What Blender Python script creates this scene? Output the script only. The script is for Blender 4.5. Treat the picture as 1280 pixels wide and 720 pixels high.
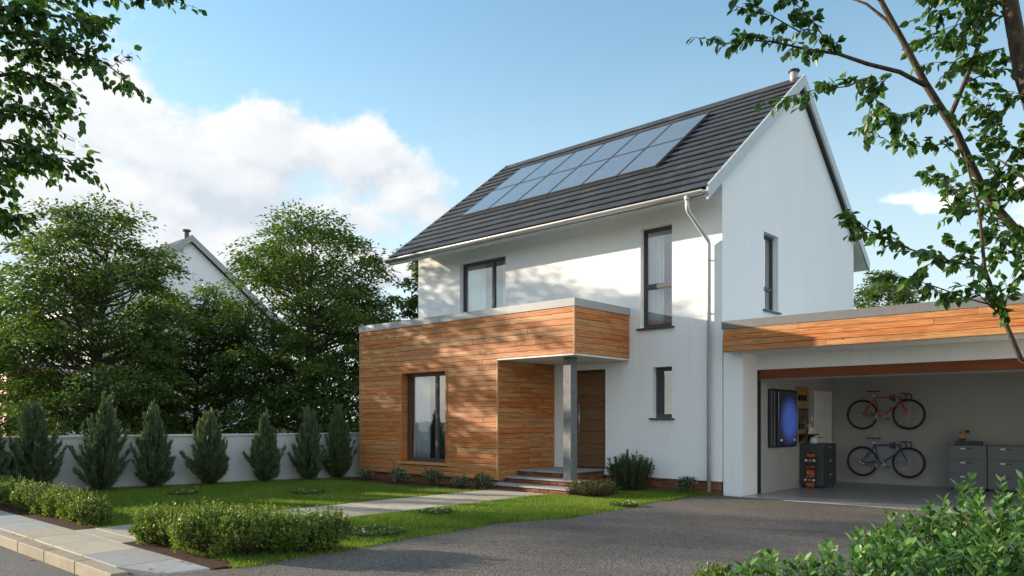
import bpy, math, random
import numpy as np
from mathutils import Vector
R = math.radians
for o in list(bpy.data.objects): bpy.data.objects.remove(o)
sc = bpy.context.scene
COL = sc.collection

# ------------------------------------------------------------------ camera
FPX, HOR, EYE, YAW = 950.0, 525.0, 1.40, R(42.1)
FW = np.array([-math.sin(YAW), math.cos(YAW), 0.0]); RT = np.array([math.cos(YAW), math.sin(YAW), 0.0])
CAM = np.array([6.58, -13.12, EYE])
cd = bpy.data.cameras.new('camera'); cam = bpy.data.objects.new('camera', cd); COL.objects.link(cam)
cam.location = CAM; cam.rotation_euler = (R(90), 0, YAW)
cd.sensor_width = 36; cd.lens = 36*FPX/1280; cd.shift_y = (HOR-360)/1280; cd.clip_end = 2000
sc.camera = cam
sc.render.resolution_x, sc.render.resolution_y = 1024, 576

# ------------------------------------------------------------------ light
TOSUN = Vector((-1.0, -0.40, 0.232)).normalized()
SUN_EL = math.asin(TOSUN.z); SUN_AZ = math.atan2(TOSUN.x, TOSUN.y)
sd = bpy.data.lights.new('sun', 'SUN'); sun = bpy.data.objects.new('sun', sd); COL.objects.link(sun)
sd.energy = 2.0; sd.angle = R(0.5); sd.color = (1.0, 0.85, 0.67)
sun.rotation_euler = TOSUN.to_track_quat('Z', 'Y').to_euler(); sun.location = (-20, -20, 20)
sc.view_settings.view_transform = 'Standard'; sc.view_settings.look = 'None'
sc.view_settings.gamma = 1.0; sc.view_settings.use_curve_mapping = False
sc.view_settings.exposure = 2.35

def pix_dir(px, py):
    d = FW + RT*(px-640)/FPX + np.array([0, 0, 1.0])*(HOR-py)/FPX
    return d/np.linalg.norm(d)
def at(px, py, t):            # a pixel's point at forward depth t
    return CAM + (FW + RT*(px-640)/FPX + np.array([0, 0, 1.0])*(HOR-py)/FPX)*t
def gnd(px, py, z=0.0):
    return at(px, py, FPX*(EYE-z)/(py-HOR))

class NT:
    """tiny node helper"""
    def __init__(s, tree): s.t = tree; s.n = tree.nodes; s.l = tree.links
    def new(s, typ, **kw):
        n = s.n.new(typ)
        for k, v in kw.items():
            if k == 'inp':
                for a, b in v.items(): n.inputs[a].default_value = b
            else: setattr(n, k, v)
        return n
    def link(s, a, b): s.l.new(a, b)
    def val(s, sock, v):
        if hasattr(v, 'is_output') or isinstance(v, bpy.types.NodeSocket): s.l.new(v, sock)
        else: sock.default_value = v
    def math(s, op, a, b=0.0, c=0.0, clamp=False):
        n = s.n.new('ShaderNodeMath'); n.operation = op; n.use_clamp = clamp
        for i, v in enumerate((a, b, c)): s.val(n.inputs[i], v)
        return n.outputs[0]
    def mix(s, fac, a, b, mode='MIX'):
        n = s.n.new('ShaderNodeMix'); n.data_type = 'RGBA'; n.blend_type = mode
        s.val(n.inputs[0], fac); s.val(n.inputs[6], a); s.val(n.inputs[7], b)
        return n.outputs[2]
    def noise(s, vec, scale, detail=4, rough=.55, dist=0.0, color=False):
        n = s.new('ShaderNodeTexNoise'); n.inputs['Scale'].default_value = scale
        n.inputs['Detail'].default_value = detail; n.inputs['Roughness'].default_value = rough
        n.inputs['Distortion'].default_value = dist
        if vec is not None: s.l.new(vec, n.inputs['Vector'])
        return n.outputs['Color' if color else 'Fac']
    def ramp(s, fac, stops, interp='LINEAR'):
        n = s.new('ShaderNodeValToRGB'); cr = n.color_ramp; cr.interpolation = interp
        while len(cr.elements) < len(stops): cr.elements.new(.5)
        for e, (p, c) in zip(cr.elements, stops):
            e.position = p; e.color = c if len(c) == 4 else (*c, 1)
        s.l.new(fac, n.inputs[0]); return n.outputs[0]
    def mapr(s, v, a, b, c, d, smooth=False):
        n = s.new('ShaderNodeMapRange'); n.clamp = True
        if smooth: n.interpolation_type = 'SMOOTHSTEP'
        s.l.new(v, n.inputs[0])
        for i, k in enumerate((a, b, c, d)): n.inputs[1+i].default_value = k
        return n.outputs[0]
    def scale(s, vec, sx, sy, sz, off=(0, 0, 0)):
        n = s.new('ShaderNodeMapping'); n.inputs['Scale'].default_value = (sx, sy, sz); n.inputs['Location'].default_value = off
        s.l.new(vec, n.inputs['Vector']); return n.outputs[0]

# ------------------------------------------------------------------ sky with clouds
w = bpy.data.worlds.new('World'); sc.world = w; w.use_nodes = True
W = NT(w.node_tree); W.n.clear()
sky = W.new('ShaderNodeTexSky'); sky.sky_type = 'NISHITA'; sky.sun_disc = False
sky.sun_elevation = SUN_EL; sky.sun_rotation = SUN_AZ % (2*math.pi)
sky.air_density = 1.25; sky.dust_density = 0.4; sky.ozone_density = 3.0; sky.altitude = 50
tc = W.new('ShaderNodeTexCoord'); DIR = tc.outputs['Generated']
# cumulus masses: (pixel x, pixel y of the mass centre, half width and half height in radians-like units)
BLOBS = [(150,235,.20,.075),(265,225,.14,.065),(330,185,.075,.05),(100,150,.10,.06),(455,205,.085,.045),(505,238,.065,.045),
         (405,262,.17,.045),(60,300,.22,.05),(300,305,.2,.04),(455,330,.1,.03),(200,190,.10,.045),(120,330,.25,.05),(530,260,.045,.025),
         (1137,248,.05,.013),(1160,255,.03,.012),(-150,200,.2,.09),(-420,120,.2,.10),(1500,180,.12,.05),(1750,220,.16,.07)]
def dens_field(shift):
    v = DIR
    if shift:
        a = W.new('ShaderNodeVectorMath'); a.operation = 'ADD'; W.link(v, a.inputs[0]); a.inputs[1].default_value = shift; v = a.outputs[0]
    best = None
    for (px, py, rw, rh) in BLOBS:
        d = pix_dir(px, py)
        sub = W.new('ShaderNodeVectorMath'); sub.operation = 'SUBTRACT'; W.link(v, sub.inputs[0]); sub.inputs[1].default_value = d
        mul = W.new('ShaderNodeVectorMath'); mul.operation = 'MULTIPLY'; W.link(sub.outputs[0], mul.inputs[0]); mul.inputs[1].default_value = (1/rw, 1/rw, 1/rh)
        ln = W.new('ShaderNodeVectorMath'); ln.operation = 'LENGTH'; W.link(mul.outputs[0], ln.inputs[0])
        m = W.math('SUBTRACT', 1.0, ln.outputs['Value'])
        m = W.math('MAXIMUM', m, -1.0)
        best = m if best is None else W.math('SMOOTH_MAX', best, m, .35)
    n1 = W.noise(W.scale(v, 1, 1, 1.35, (3.1, .7, 2.2)), 10.0, 12, .60, .15)
    n2 = W.noise(W.scale(v, 1, 1, 2.0, (7.1, 1.7, 5.2)), 3.0, 5, .5)
    k = W.math('MULTIPLY', W.math('SUBTRACT', n1, .5), 3.2)
    k2 = W.math('MULTIPLY', W.math('SUBTRACT', n2, .5), 1.6)
    fld = W.mapr(W.noise(W.scale(v, 1, 1, 1.6, (2.3, 8.1, 4.4)), 2.1, 2, .5), .40, .60, -1.1, .9)
    dt = W.new('ShaderNodeVectorMath'); dt.operation = 'DOT_PRODUCT'; W.link(v, dt.inputs[0]); dt.inputs[1].default_value = pix_dir(640, 330)
    fld = W.math('ADD', fld, W.mapr(dt.outputs['Value'], .72, .35, -1.2, .35))  # thicker unseen cloud outside the view, added to light the shaded gable
    best = W.math('MAXIMUM', best, fld)
    return W.math('ADD', W.math('ADD', best, k), k2)
d0 = dens_field(None)
s2 = TOSUN*0.022 + Vector((0, 0, .02))
d1 = dens_field(tuple(s2))
cover = W.mapr(d0, -.16, .48, 0, 1, True)
lit = W.mapr(W.math('SUBTRACT', d0, d1), -.6, .62, 0, 1)
thick = W.mapr(d0, .35, 1.5, 0, 1, True)
ccol = W.mix(lit, (.90, .98, 1.08, 1), (1.40, 1.385, 1.36, 1))
ccol = W.mix(W.math('MULTIPLY', thick, .72), ccol, (1.08, 1.15, 1.23, 1))
sdot = W.new('ShaderNodeVectorMath'); sdot.operation = 'DOT_PRODUCT'; W.link(DIR, sdot.inputs[0]); sdot.inputs[1].default_value = tuple(TOSUN)
front = W.mapr(sdot.outputs['Value'], -1.0, .45, 2.1, 1.0)          # sunlit faces show away from the sun; unseen clouds boosted to fill the gable
fcol = W.new('ShaderNodeCombineXYZ')
for k in range(3): W.link(front, fcol.inputs[k])
ccol = W.mix(1.0, ccol, fcol.outputs[0], 'MULTIPLY')
# thin high veil that brightens the lower sky
sep = W.new('ShaderNodeSeparateXYZ'); W.link(DIR, sep.inputs[0])
wisp = W.mapr(W.noise(W.scale(DIR, 1, 1, 4, (1, 5, 2)), 3.2, 8, .62, .6), .50, .78, 0, .42, True)
low = W.mapr(sep.outputs['Z'], 0.0, .5, .80, .06, True)
veil = W.math('MAXIMUM', wisp, low)
skyc = W.mix(veil, W.mix(1.0, sky.outputs[0], (.385, .42, .39, 1), 'MULTIPLY'), (1.13, 1.26, 1.34, 1))
final = W.mix(W.math('MULTIPLY', cover, .96), skyc, ccol)
bg = W.new('ShaderNodeBackground'); bg.inputs['Strength'].default_value = 0.15
W.link(final, bg.inputs['Color'])
wo = W.new('ShaderNodeOutputWorld'); W.link(bg.outputs[0], wo.inputs['Surface'])

# ------------------------------------------------------------------ materials
MATS = {}
def newmat(name):
    m = bpy.data.materials.new(name); m.use_nodes = True
    t = NT(m.node_tree); b = t.n['Principled BSDF']; MATS[name] = m
    return m, t, b
def geo_pos(t): return t.new('ShaderNodeNewGeometry').outputs['Position']
def bump(t, b, h, strength=.3, dist=.01):
    n = t.new('ShaderNodeBump'); n.inputs['Strength'].default_value = strength; n.inputs['Distance'].default_value = dist
    t.link(h, n.inputs['Height']); t.link(n.outputs[0], b.inputs['Normal'])
def simple(name, col, rough=.6, metal=0.0, var=.08, scale=6.0, bumpk=0.0, bscale=80.0, spec=.5, coat=0.0):
    m, t, b = newmat(name); p = geo_pos(t)
    n = t.noise(p, scale, 5)
    c2 = tuple(min(1, c*(1+var)) for c in col); c1 = tuple(c*(1-var) for c in col)
    t.link(t.ramp(n, [(.3, c1), (.7, c2)]), b.inputs['Base Color'])
    b.inputs['Roughness'].default_value = rough; b.inputs['Metallic'].default_value = metal
    b.inputs['Specular IOR Level'].default_value = spec; b.inputs['Coat Weight'].default_value = coat
    if bumpk: bump(t, b, t.noise(p, bscale, 3), bumpk, .006)
    return m
def stucco(name, col):
    m, t, b = newmat(name); p = geo_pos(t)
    big = t.noise(t.scale(p, 1, 1, .5), .9, 5, .6); fine = t.noise(p, 20, 6, .8)
    c = t.mix(t.mapr(big, .3, .7, 0, 1), tuple(x*.96 for x in col)+(1,), col+(1,))
    c = t.mix(t.mapr(fine, .40, .74, .0, .30), c, tuple(x*.72 for x in col)+(1,))
    streak = t.noise(t.scale(p, 5, 5, .35), 1.6, 6, .65); c = t.mix(t.mapr(streak, .52, .75, 0, .16, True), c, tuple(x*.62 for x in col)+(1,))
    t.link(c, b.inputs['Base Color']); b.inputs['Roughness'].default_value = .92; b.inputs['Specular IOR Level'].default_value = .2
    bump(t, b, t.math('ADD', fine, t.math('MULTIPLY', t.noise(p, 18, 3), .6)), .4, .012)
    return m
def wood(name, dark, mid, light, rough=.55):
    m, t, b = newmat(name); p = geo_pos(t)
    oi = t.new('ShaderNodeObjectInfo'); rnd = oi.outputs['Random']
    cmb = t.new('ShaderNodeCombineXYZ')
    t.link(t.math('MULTIPLY', rnd, 37), cmb.inputs[0]); t.link(t.math('MULTIPLY', rnd, 91), cmb.inputs[1]); t.link(t.math('MULTIPLY', rnd, 53), cmb.inputs[2])
    add = t.new('ShaderNodeVectorMath'); add.operation = 'ADD'; t.link(p, add.inputs[0]); t.link(cmb.outputs[0], add.inputs[1])
    v = add.outputs[0]
    grain = t.noise(t.scale(v, .55, .55, 13), 3.4, 8, .66, 1.1)
    fineg = t.noise(t.scale(v, 2.2, 2.2, 60), 4, 4, .6)
    c = t.ramp(grain, [(.28, dark), (.48, mid), (.72, light)])
    kn = t.new('ShaderNodeTexVoronoi'); kn.inputs['Scale'].default_value = 3.0; kn.inputs['Randomness'].default_value = 1
    t.link(t.scale(v, 1, 1, 2.2), kn.inputs['Vector'])
    knot = t.mapr(kn.outputs['Distance'], .04, .15, 1, 0, True)
    c = t.mix(t.math('MULTIPLY', knot, .8), c, tuple(x*.45 for x in dark)+(1,))
    c = t.mix(t.mapr(fineg, .4, .75, 0, .35), c, tuple(x*.6 for x in dark)+(1,))
    hs = t.new('ShaderNodeHueSaturation')
    t.link(c, hs.inputs['Color']); t.link(t.mapr(rnd, 0, 1, .90, 1.12), hs.inputs['Value'])
    r2 = t.math('FRACT', t.math('MULTIPLY', rnd, 7.13)); t.link(t.mapr(r2, 0, 1, .492, .507), hs.inputs['Hue']); t.link(t.mapr(r2, 0, 1, 1.06, .93), hs.inputs['Saturation'])
    t.link(hs.outputs[0], b.inputs['Base Color']); b.inputs['Roughness'].default_value = rough; b.inputs['Specular IOR Level'].default_value = .3
    bump(t, b, t.math('ADD', fineg, grain), .35, .006)
    return m
def leafmat(name, cols, trans=.35, rough=.5, spec=.4):
    m, t, b = newmat(name)
    a = t.new('ShaderNodeAttribute'); a.attribute_name = 'var'
    oi = t.new('ShaderNodeObjectInfo')
    f = t.math('FRACT', t.math('ADD', a.outputs['Fac'], t.math('MULTIPLY', oi.outputs['Random'], .999)))
    c = t.ramp(f, [(i/(len(cols)-1), k) for i, k in enumerate(cols)])
    t.link(c, b.inputs['Base Color']); b.inputs['Roughness'].default_value = rough; b.inputs['Specular IOR Level'].default_value = spec
    tr = t.new('ShaderNodeBsdfTranslucent'); t.link(t.mix(1.0, c, (1.18, 1.28, .58, 1), 'MULTIPLY'), tr.inputs['Color'])
    mx = t.new('ShaderNodeMixShader'); mx.inputs[0].default_value = trans
    t.link(b.outputs[0], mx.inputs[1]); t.link(tr.outputs[0], mx.inputs[2])
    t.link(mx.outputs[0], t.n['Material Output'].inputs['Surface'])
    return m
def glassmat(name, refl=.22, tint=(.92, .95, .95)):
    m, t, b = newmat(name); t.n.remove(b)
    tr = t.new('ShaderNodeBsdfTransparent'); tr.inputs[0].default_value = (*tint, 1)
    gl = t.new('ShaderNodeBsdfGlossy'); gl.inputs['Roughness'].default_value = .01; gl.inputs['Color'].default_value = (.95, .97, 1, 1)
    fr = t.new('ShaderNodeFresnel'); fr.inputs['IOR'].default_value = 1.5
    f = t.math('MULTIPLY', t.math('ADD', fr.outputs[0], refl, clamp=True), t.math('SUBTRACT', 1.0, t.new('ShaderNodeNewGeometry').outputs['Backfacing']))  # one reflection per sheet of glass
    p = geo_pos(t); bm = t.new('ShaderNodeBump'); bm.inputs['Strength'].default_value = .04; bm.inputs['Distance'].default_value = .02
    t.link(t.noise(p, 1.6, 2), bm.inputs['Height']); t.link(bm.outputs[0], gl.inputs['Normal'])
    mx = t.new('ShaderNodeMixShader'); t.link(f, mx.inputs[0]); t.link(tr.outputs[0], mx.inputs[1]); t.link(gl.outputs[0], mx.inputs[2])
    t.link(mx.outputs[0], t.n['Material Output'].inputs['Surface'])
    return m
def pervar(name, c0, c1, rough=.7, nsc=20, bumpk=.3, spec=.4, stain=None):
    """pieces (tiles, bricks, slabs): colour differs from piece to piece"""
    m, t, b = newmat(name); p = geo_pos(t); oi = t.new('ShaderNodeObjectInfo')
    a = t.new('ShaderNodeAttribute'); a.attribute_name = 'var'
    f = t.math('FRACT', t.math('ADD', oi.outputs['Random'], a.outputs['Fac']))
    c = t.mix(f, c0+(1,), c1+(1,))
    n = t.noise(p, nsc, 6, .65)
    c = t.mix(t.mapr(n, .3, .75, 0, .5), c, tuple(x*.55 for x in c0)+(1,))
    if stain:
        n2 = t.noise(p, 1.3, 6, .65); c = t.mix(t.mapr(n2, .45, .7, 0, .6, True), c, stain+(1,))
    t.link(c, b.inputs['Base Color']); b.inputs['Roughness'].default_value = rough; b.inputs['Specular IOR Level'].default_value = spec
    bump(t, b, t.noise(p, nsc*3, 4), bumpk, .006)
    return m

M_STUC = stucco('white_render', (.90, .90, .895))
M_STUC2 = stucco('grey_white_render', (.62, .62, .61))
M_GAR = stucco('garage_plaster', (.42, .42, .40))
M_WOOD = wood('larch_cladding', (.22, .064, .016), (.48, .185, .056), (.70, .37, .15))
M_WOOD_SHADED = wood('shaded_roller_wood', (.12, .036, .012), (.19, .062, .02), (.26, .10, .04))  # cladding wood darkened: shade under the soffit painted into the colour
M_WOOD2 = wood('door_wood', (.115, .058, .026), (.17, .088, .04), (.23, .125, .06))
M_DKFR = simple('anthracite_frame', (.055, .058, .06), .45)
M_BACK = simple('dark_membrane', (.03, .02, .014), .9)
M_CAPD = simple('dark_roof_edge', (.15, .152, .15), .6, .0, .1)
M_TRIM = simple('timber_trim', (.45, .24, .10), .6)
M_CAP = simple('grey_metal_capping', (.34, .345, .34), .5, .0, .06)
M_BARGE = simple('pale_grey_bargeboard', (.44, .47, .49), .45)
M_ZINC = simple('brushed_zinc', (.55, .55, .54), .38, .8, .05)
M_PIPE = simple('grey_white_pipe', (.58, .60, .62), .35, .25, .05)
M_TILE = pervar('slate_tile', (.027, .031, .037), (.058, .064, .074), .55, 14, .4, .5)
M_BRICK = pervar('red_brick', (.20, .070, .038), (.34, .135, .075), .85, 30, .6, .2)
M_MORT = simple('mortar', (.30, .27, .23), .95, 0, .12, 20)
M_SLABG = pervar('blue_grey_paving', (.30, .31, .31), (.42, .42, .41), .8, 9, .3, .3, (.24, .25, .24))
M_SLABY = pervar('buff_paving', (.36, .31, .23), (.50, .45, .35), .8, 7, .35, .3, (.28, .27, .23))
M_KERB = pervar('sandstone_kerb', (.27, .225, .155), (.36, .31, .22), .85, 12, .6, .3, (.2, .18, .14))
M_COLU = simple('concrete_column', (.15, .155, .16), .7, 0, .25, 9, .2)
M_STEPS = simple('step_slab', (.30, .30, .29), .75, 0, .15, 12, .2)
M_SOFF = simple('white_soffit', (.72, .72, .70), .7)
M_GLASS = glassmat('window_glass', .23)
M_GLASSB = glassmat('window_glass_far', .3, (.6, .65, .7))
M_ROOM = simple('room_plaster', (.6, .58, .54), .9)
M_FLOORI = simple('room_floor', (.20, .12, .07), .6)
M_BARK = None

def curtainmat():
    m, t, b = newmat('sheer_curtain')
    b.inputs['Base Color'].default_value = (.86, .87, .9, 1); b.inputs['Roughness'].default_value = .9
    tr = t.new('ShaderNodeBsdfTranslucent'); tr.inputs[0].default_value = (.85, .87, .9, 1)
    mx = t.new('ShaderNodeMixShader'); mx.inputs[0].default_value = .4
    t.link(b.outputs[0], mx.inputs[1]); t.link(tr.outputs[0], mx.inputs[2]); t.link(mx.outputs[0], t.n['Material Output'].inputs['Surface'])
    n = t.noise(t.scale(geo_pos(t), 300, 300, 300), 1, 2); b.inputs['Roughness'].default_value = .9
    bump(t, b, n, .05, .002)
    return m
M_CURT = curtainmat()
def barkmat(name, c0, c1):
    m, t, b = newmat(name); p = geo_pos(t)
    n = t.noise(t.scale(p, 1, 1, .25), 26, 6, .65, .6)
    t.link(t.ramp(n, [(.3, c0), (.7, c1)]), b.inputs['Base Color']); b.inputs['Roughness'].default_value = .95
    bump(t, b, n, .9, .02); return m
M_BARK = barkmat('bark', (.030, .022, .015), (.12, .085, .055))
def solarmat():
    m, t, b = newmat('solar_glass')
    n = t.noise(geo_pos(t), 2.0, 3); t.link(t.ramp(n, [(.3, (.115, .118, .12)), (.7, (.135, .138, .14))]), b.inputs['Base Color'])
    b.inputs['Roughness'].default_value = .22; b.inputs['Specular IOR Level'].default_value = 1.0
    b.inputs['Coat Weight'].default_value = 1; b.inputs['Coat IOR'].default_value = 1.75; b.inputs['Coat Roughness'].default_value = .12
    return m
M_SOLAR = solarmat()
def gravelmat(name, a, bcol, c, scale=95, wet=.8, bstr=.7):
    m, t, b = newmat(name); p = geo_pos(t)
    vo = t.new('ShaderNodeTexVoronoi'); vo.inputs['Scale'].default_value = scale; t.link(p, vo.inputs['Vector'])
    sepc = t.new('ShaderNodeSeparateColor'); t.link(vo.outputs['Color'], sepc.inputs[0])
    col = t.ramp(sepc.outputs[0], [(0, a), (.5, bcol), (1, c)])
    big = t.noise(p, .7, 6, .6)
    col = t.mix(t.mapr(big, .4, .65, 0, .35), col, tuple(x*.6 for x in a)+(1,))
    col = t.mix(t.mapr(vo.outputs['Distance'], .3, .75, 0, .55), col, (.02, .018, .016, 1))
    t.link(col, b.inputs['Base Color']); b.inputs['Roughness'].default_value = wet; b.inputs['Specular IOR Level'].default_value = .3
    bump(t, b, t.math('SUBTRACT', 1.0, vo.outputs['Distance']), bstr, .008)
    return m
M_DRIVE = gravelmat('resin_bound_gravel', (.11, .095, .08), (.17, .148, .128), (.27, .24, .21), 60, .8, .6)
M_ROAD = gravelmat('road_asphalt', (.10, .10, .10), (.14, .14, .14), (.20, .20, .195), 85)
def groundmat(name, c0, c1, c2, sc1=3.0):
    m, t, b = newmat(name); p = geo_pos(t)
    n = t.noise(p, sc1, 8, .65); n2 = t.noise(p, 60, 3, .6)
    c = t.ramp(n, [(.3, c0), (.5, c1), (.7, c2)]); c = t.mix(t.mapr(n2, .35, .7, 0, .5), c, tuple(x*.4 for x in c0)+(1,))
    t.link(c, b.inputs['Base Color']); b.inputs['Roughness'].default_value = .95; b.inputs['Specular IOR Level'].default_value = .1
    bump(t, b, n2, .6, .02); return m
M_TURF = groundmat('turf', (.030, .050, .012), (.040, .072, .014), (.055, .085, .02))
M_SOIL = groundmat('bark_mulch', (.05, .028, .016), (.075, .042, .025), (.10, .06, .035), 9)
M_GRASS = leafmat('grass_blade', [(0.073, 0.152, 0.016), (0.119, 0.224, 0.024), (0.179, 0.284, 0.031), (0.290, 0.324, 0.066)], .4, .55, .3)
M_LEAF1 = leafmat('broad_leaf', [(.048, .092, .026), (.068, .124, .031), (.098, .155, .036), (.150, .195, .045)], .46)
M_LEAF2 = leafmat('foreground_leaf', [(.036, .092, .016), (.052, .125, .020), (.070, .15, .025), (.09, .17, .034)], .38, .42, .5)
M_LEAF3 = leafmat('glossy_shrub_leaf', [(0.046, 0.123, 0.026), (0.066, 0.165, 0.033), (0.099, 0.209, 0.046), (0.165, 0.286, 0.088)], .25, .33, .5)
M_LEAFH = leafmat('hedge_leaf', [(0.073, 0.123, 0.018), (0.112, 0.174, 0.025), (0.168, 0.224, 0.039), (0.258, 0.280, 0.078)], .3, .5, .4)
M_LEAFV = leafmat('variegated_leaf', [(.04, .075, .02), (.07, .10, .035), (.14, .16, .09), (.34, .35, .26)], .25, .5, .4)
M_NEED = leafmat('conifer_needle', [(.062, .102, .055), (.085, .132, .066), (.11, .16, .072), (.16, .19, .085)], .2, .6, .3)
M_ROSE = leafmat('rosemary_leaf', [(.04, .078, .035), (.055, .10, .042), (.075, .12, .055), (.10, .14, .065)], .2, .6, .3)
M_OLIVE = leafmat('olive_tuft', [(.055, .062, .018), (.075, .082, .02), (.10, .10, .03), (.12, .11, .04)], .25, .6, .3)
M_PETAL = leafmat('petal', [(.6, .6, .55), (.7, .7, .66), (.75, .74, .7), (.8, .8, .78)], .2, .6, .3)
M_DEAD = leafmat('fallen_leaf', [(.40, .11, .02), (.34, .16, .04), (.28, .10, .03), (.42, .20, .05)], .15, .6, .3)
M_RUBB = simple('black_rubber', (.018, .018, .019), .6)
M_BLACK = simple('black_plastic', (.02, .02, .022), .4)
M_CHROME = simple('chrome', (.75, .75, .74), .25, .9, .03)
M_RED = simple('red_bike_paint', (.50, .075, .03), .3, coat=.4)
M_BLUE = simple('blue_bike_paint', (.04, .06, .30), .3, coat=.4)
M_CAB = simple('cabinet_grey', (.15, .16, .172), .5)
M_CABD = simple('cabinet_charcoal', (.055, .058, .062), .5)
M_WHITE = simple('white_paint', (.78, .78, .76), .5)
M_OSB = simple('chipboard', (.34, .22, .10), .8, 0, .22, 40)
M_FLOORG = simple('grey_floor_paint', (.27, .275, .28), .28, 0, .08, 2)
M_ORANGE = simple('orange_print', (.50, .10, .03), .5)
M_YEL = simple('yellow_plastic', (.55, .25, .02), .5)
def batterymat():
    m, t, b = newmat('blue_glass_front'); tcn = t.new('ShaderNodeTexCoord')
    sp = t.new('ShaderNodeSeparateXYZ'); t.link(tcn.outputs['Generated'], sp.inputs[0])
    gx = t.math('MULTIPLY', t.math('SUBTRACT', sp.outputs[1], .58), 1.7); gz = t.math('MULTIPLY', t.math('SUBTRACT', sp.outputs[2], .47), 1.9)
    r = t.math('SQRT', t.math('ADD', t.math('MULTIPLY', gx, gx), t.math('MULTIPLY', gz, gz)))
    f = t.mapr(r, .3, 1.0, 1, 0, True)
    c = t.mix(f, (.008, .010, .018, 1), (.05, .11, .42, 1)); t.link(c, b.inputs['Base Color']); b.inputs['Roughness'].default_value = .18; b.inputs['Coat Weight'].default_value = .6
    t.link(c, b.inputs['Emission Color']); b.inputs['Emission Strength'].default_value = .10
    return m
M_BATT = batterymat()

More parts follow.
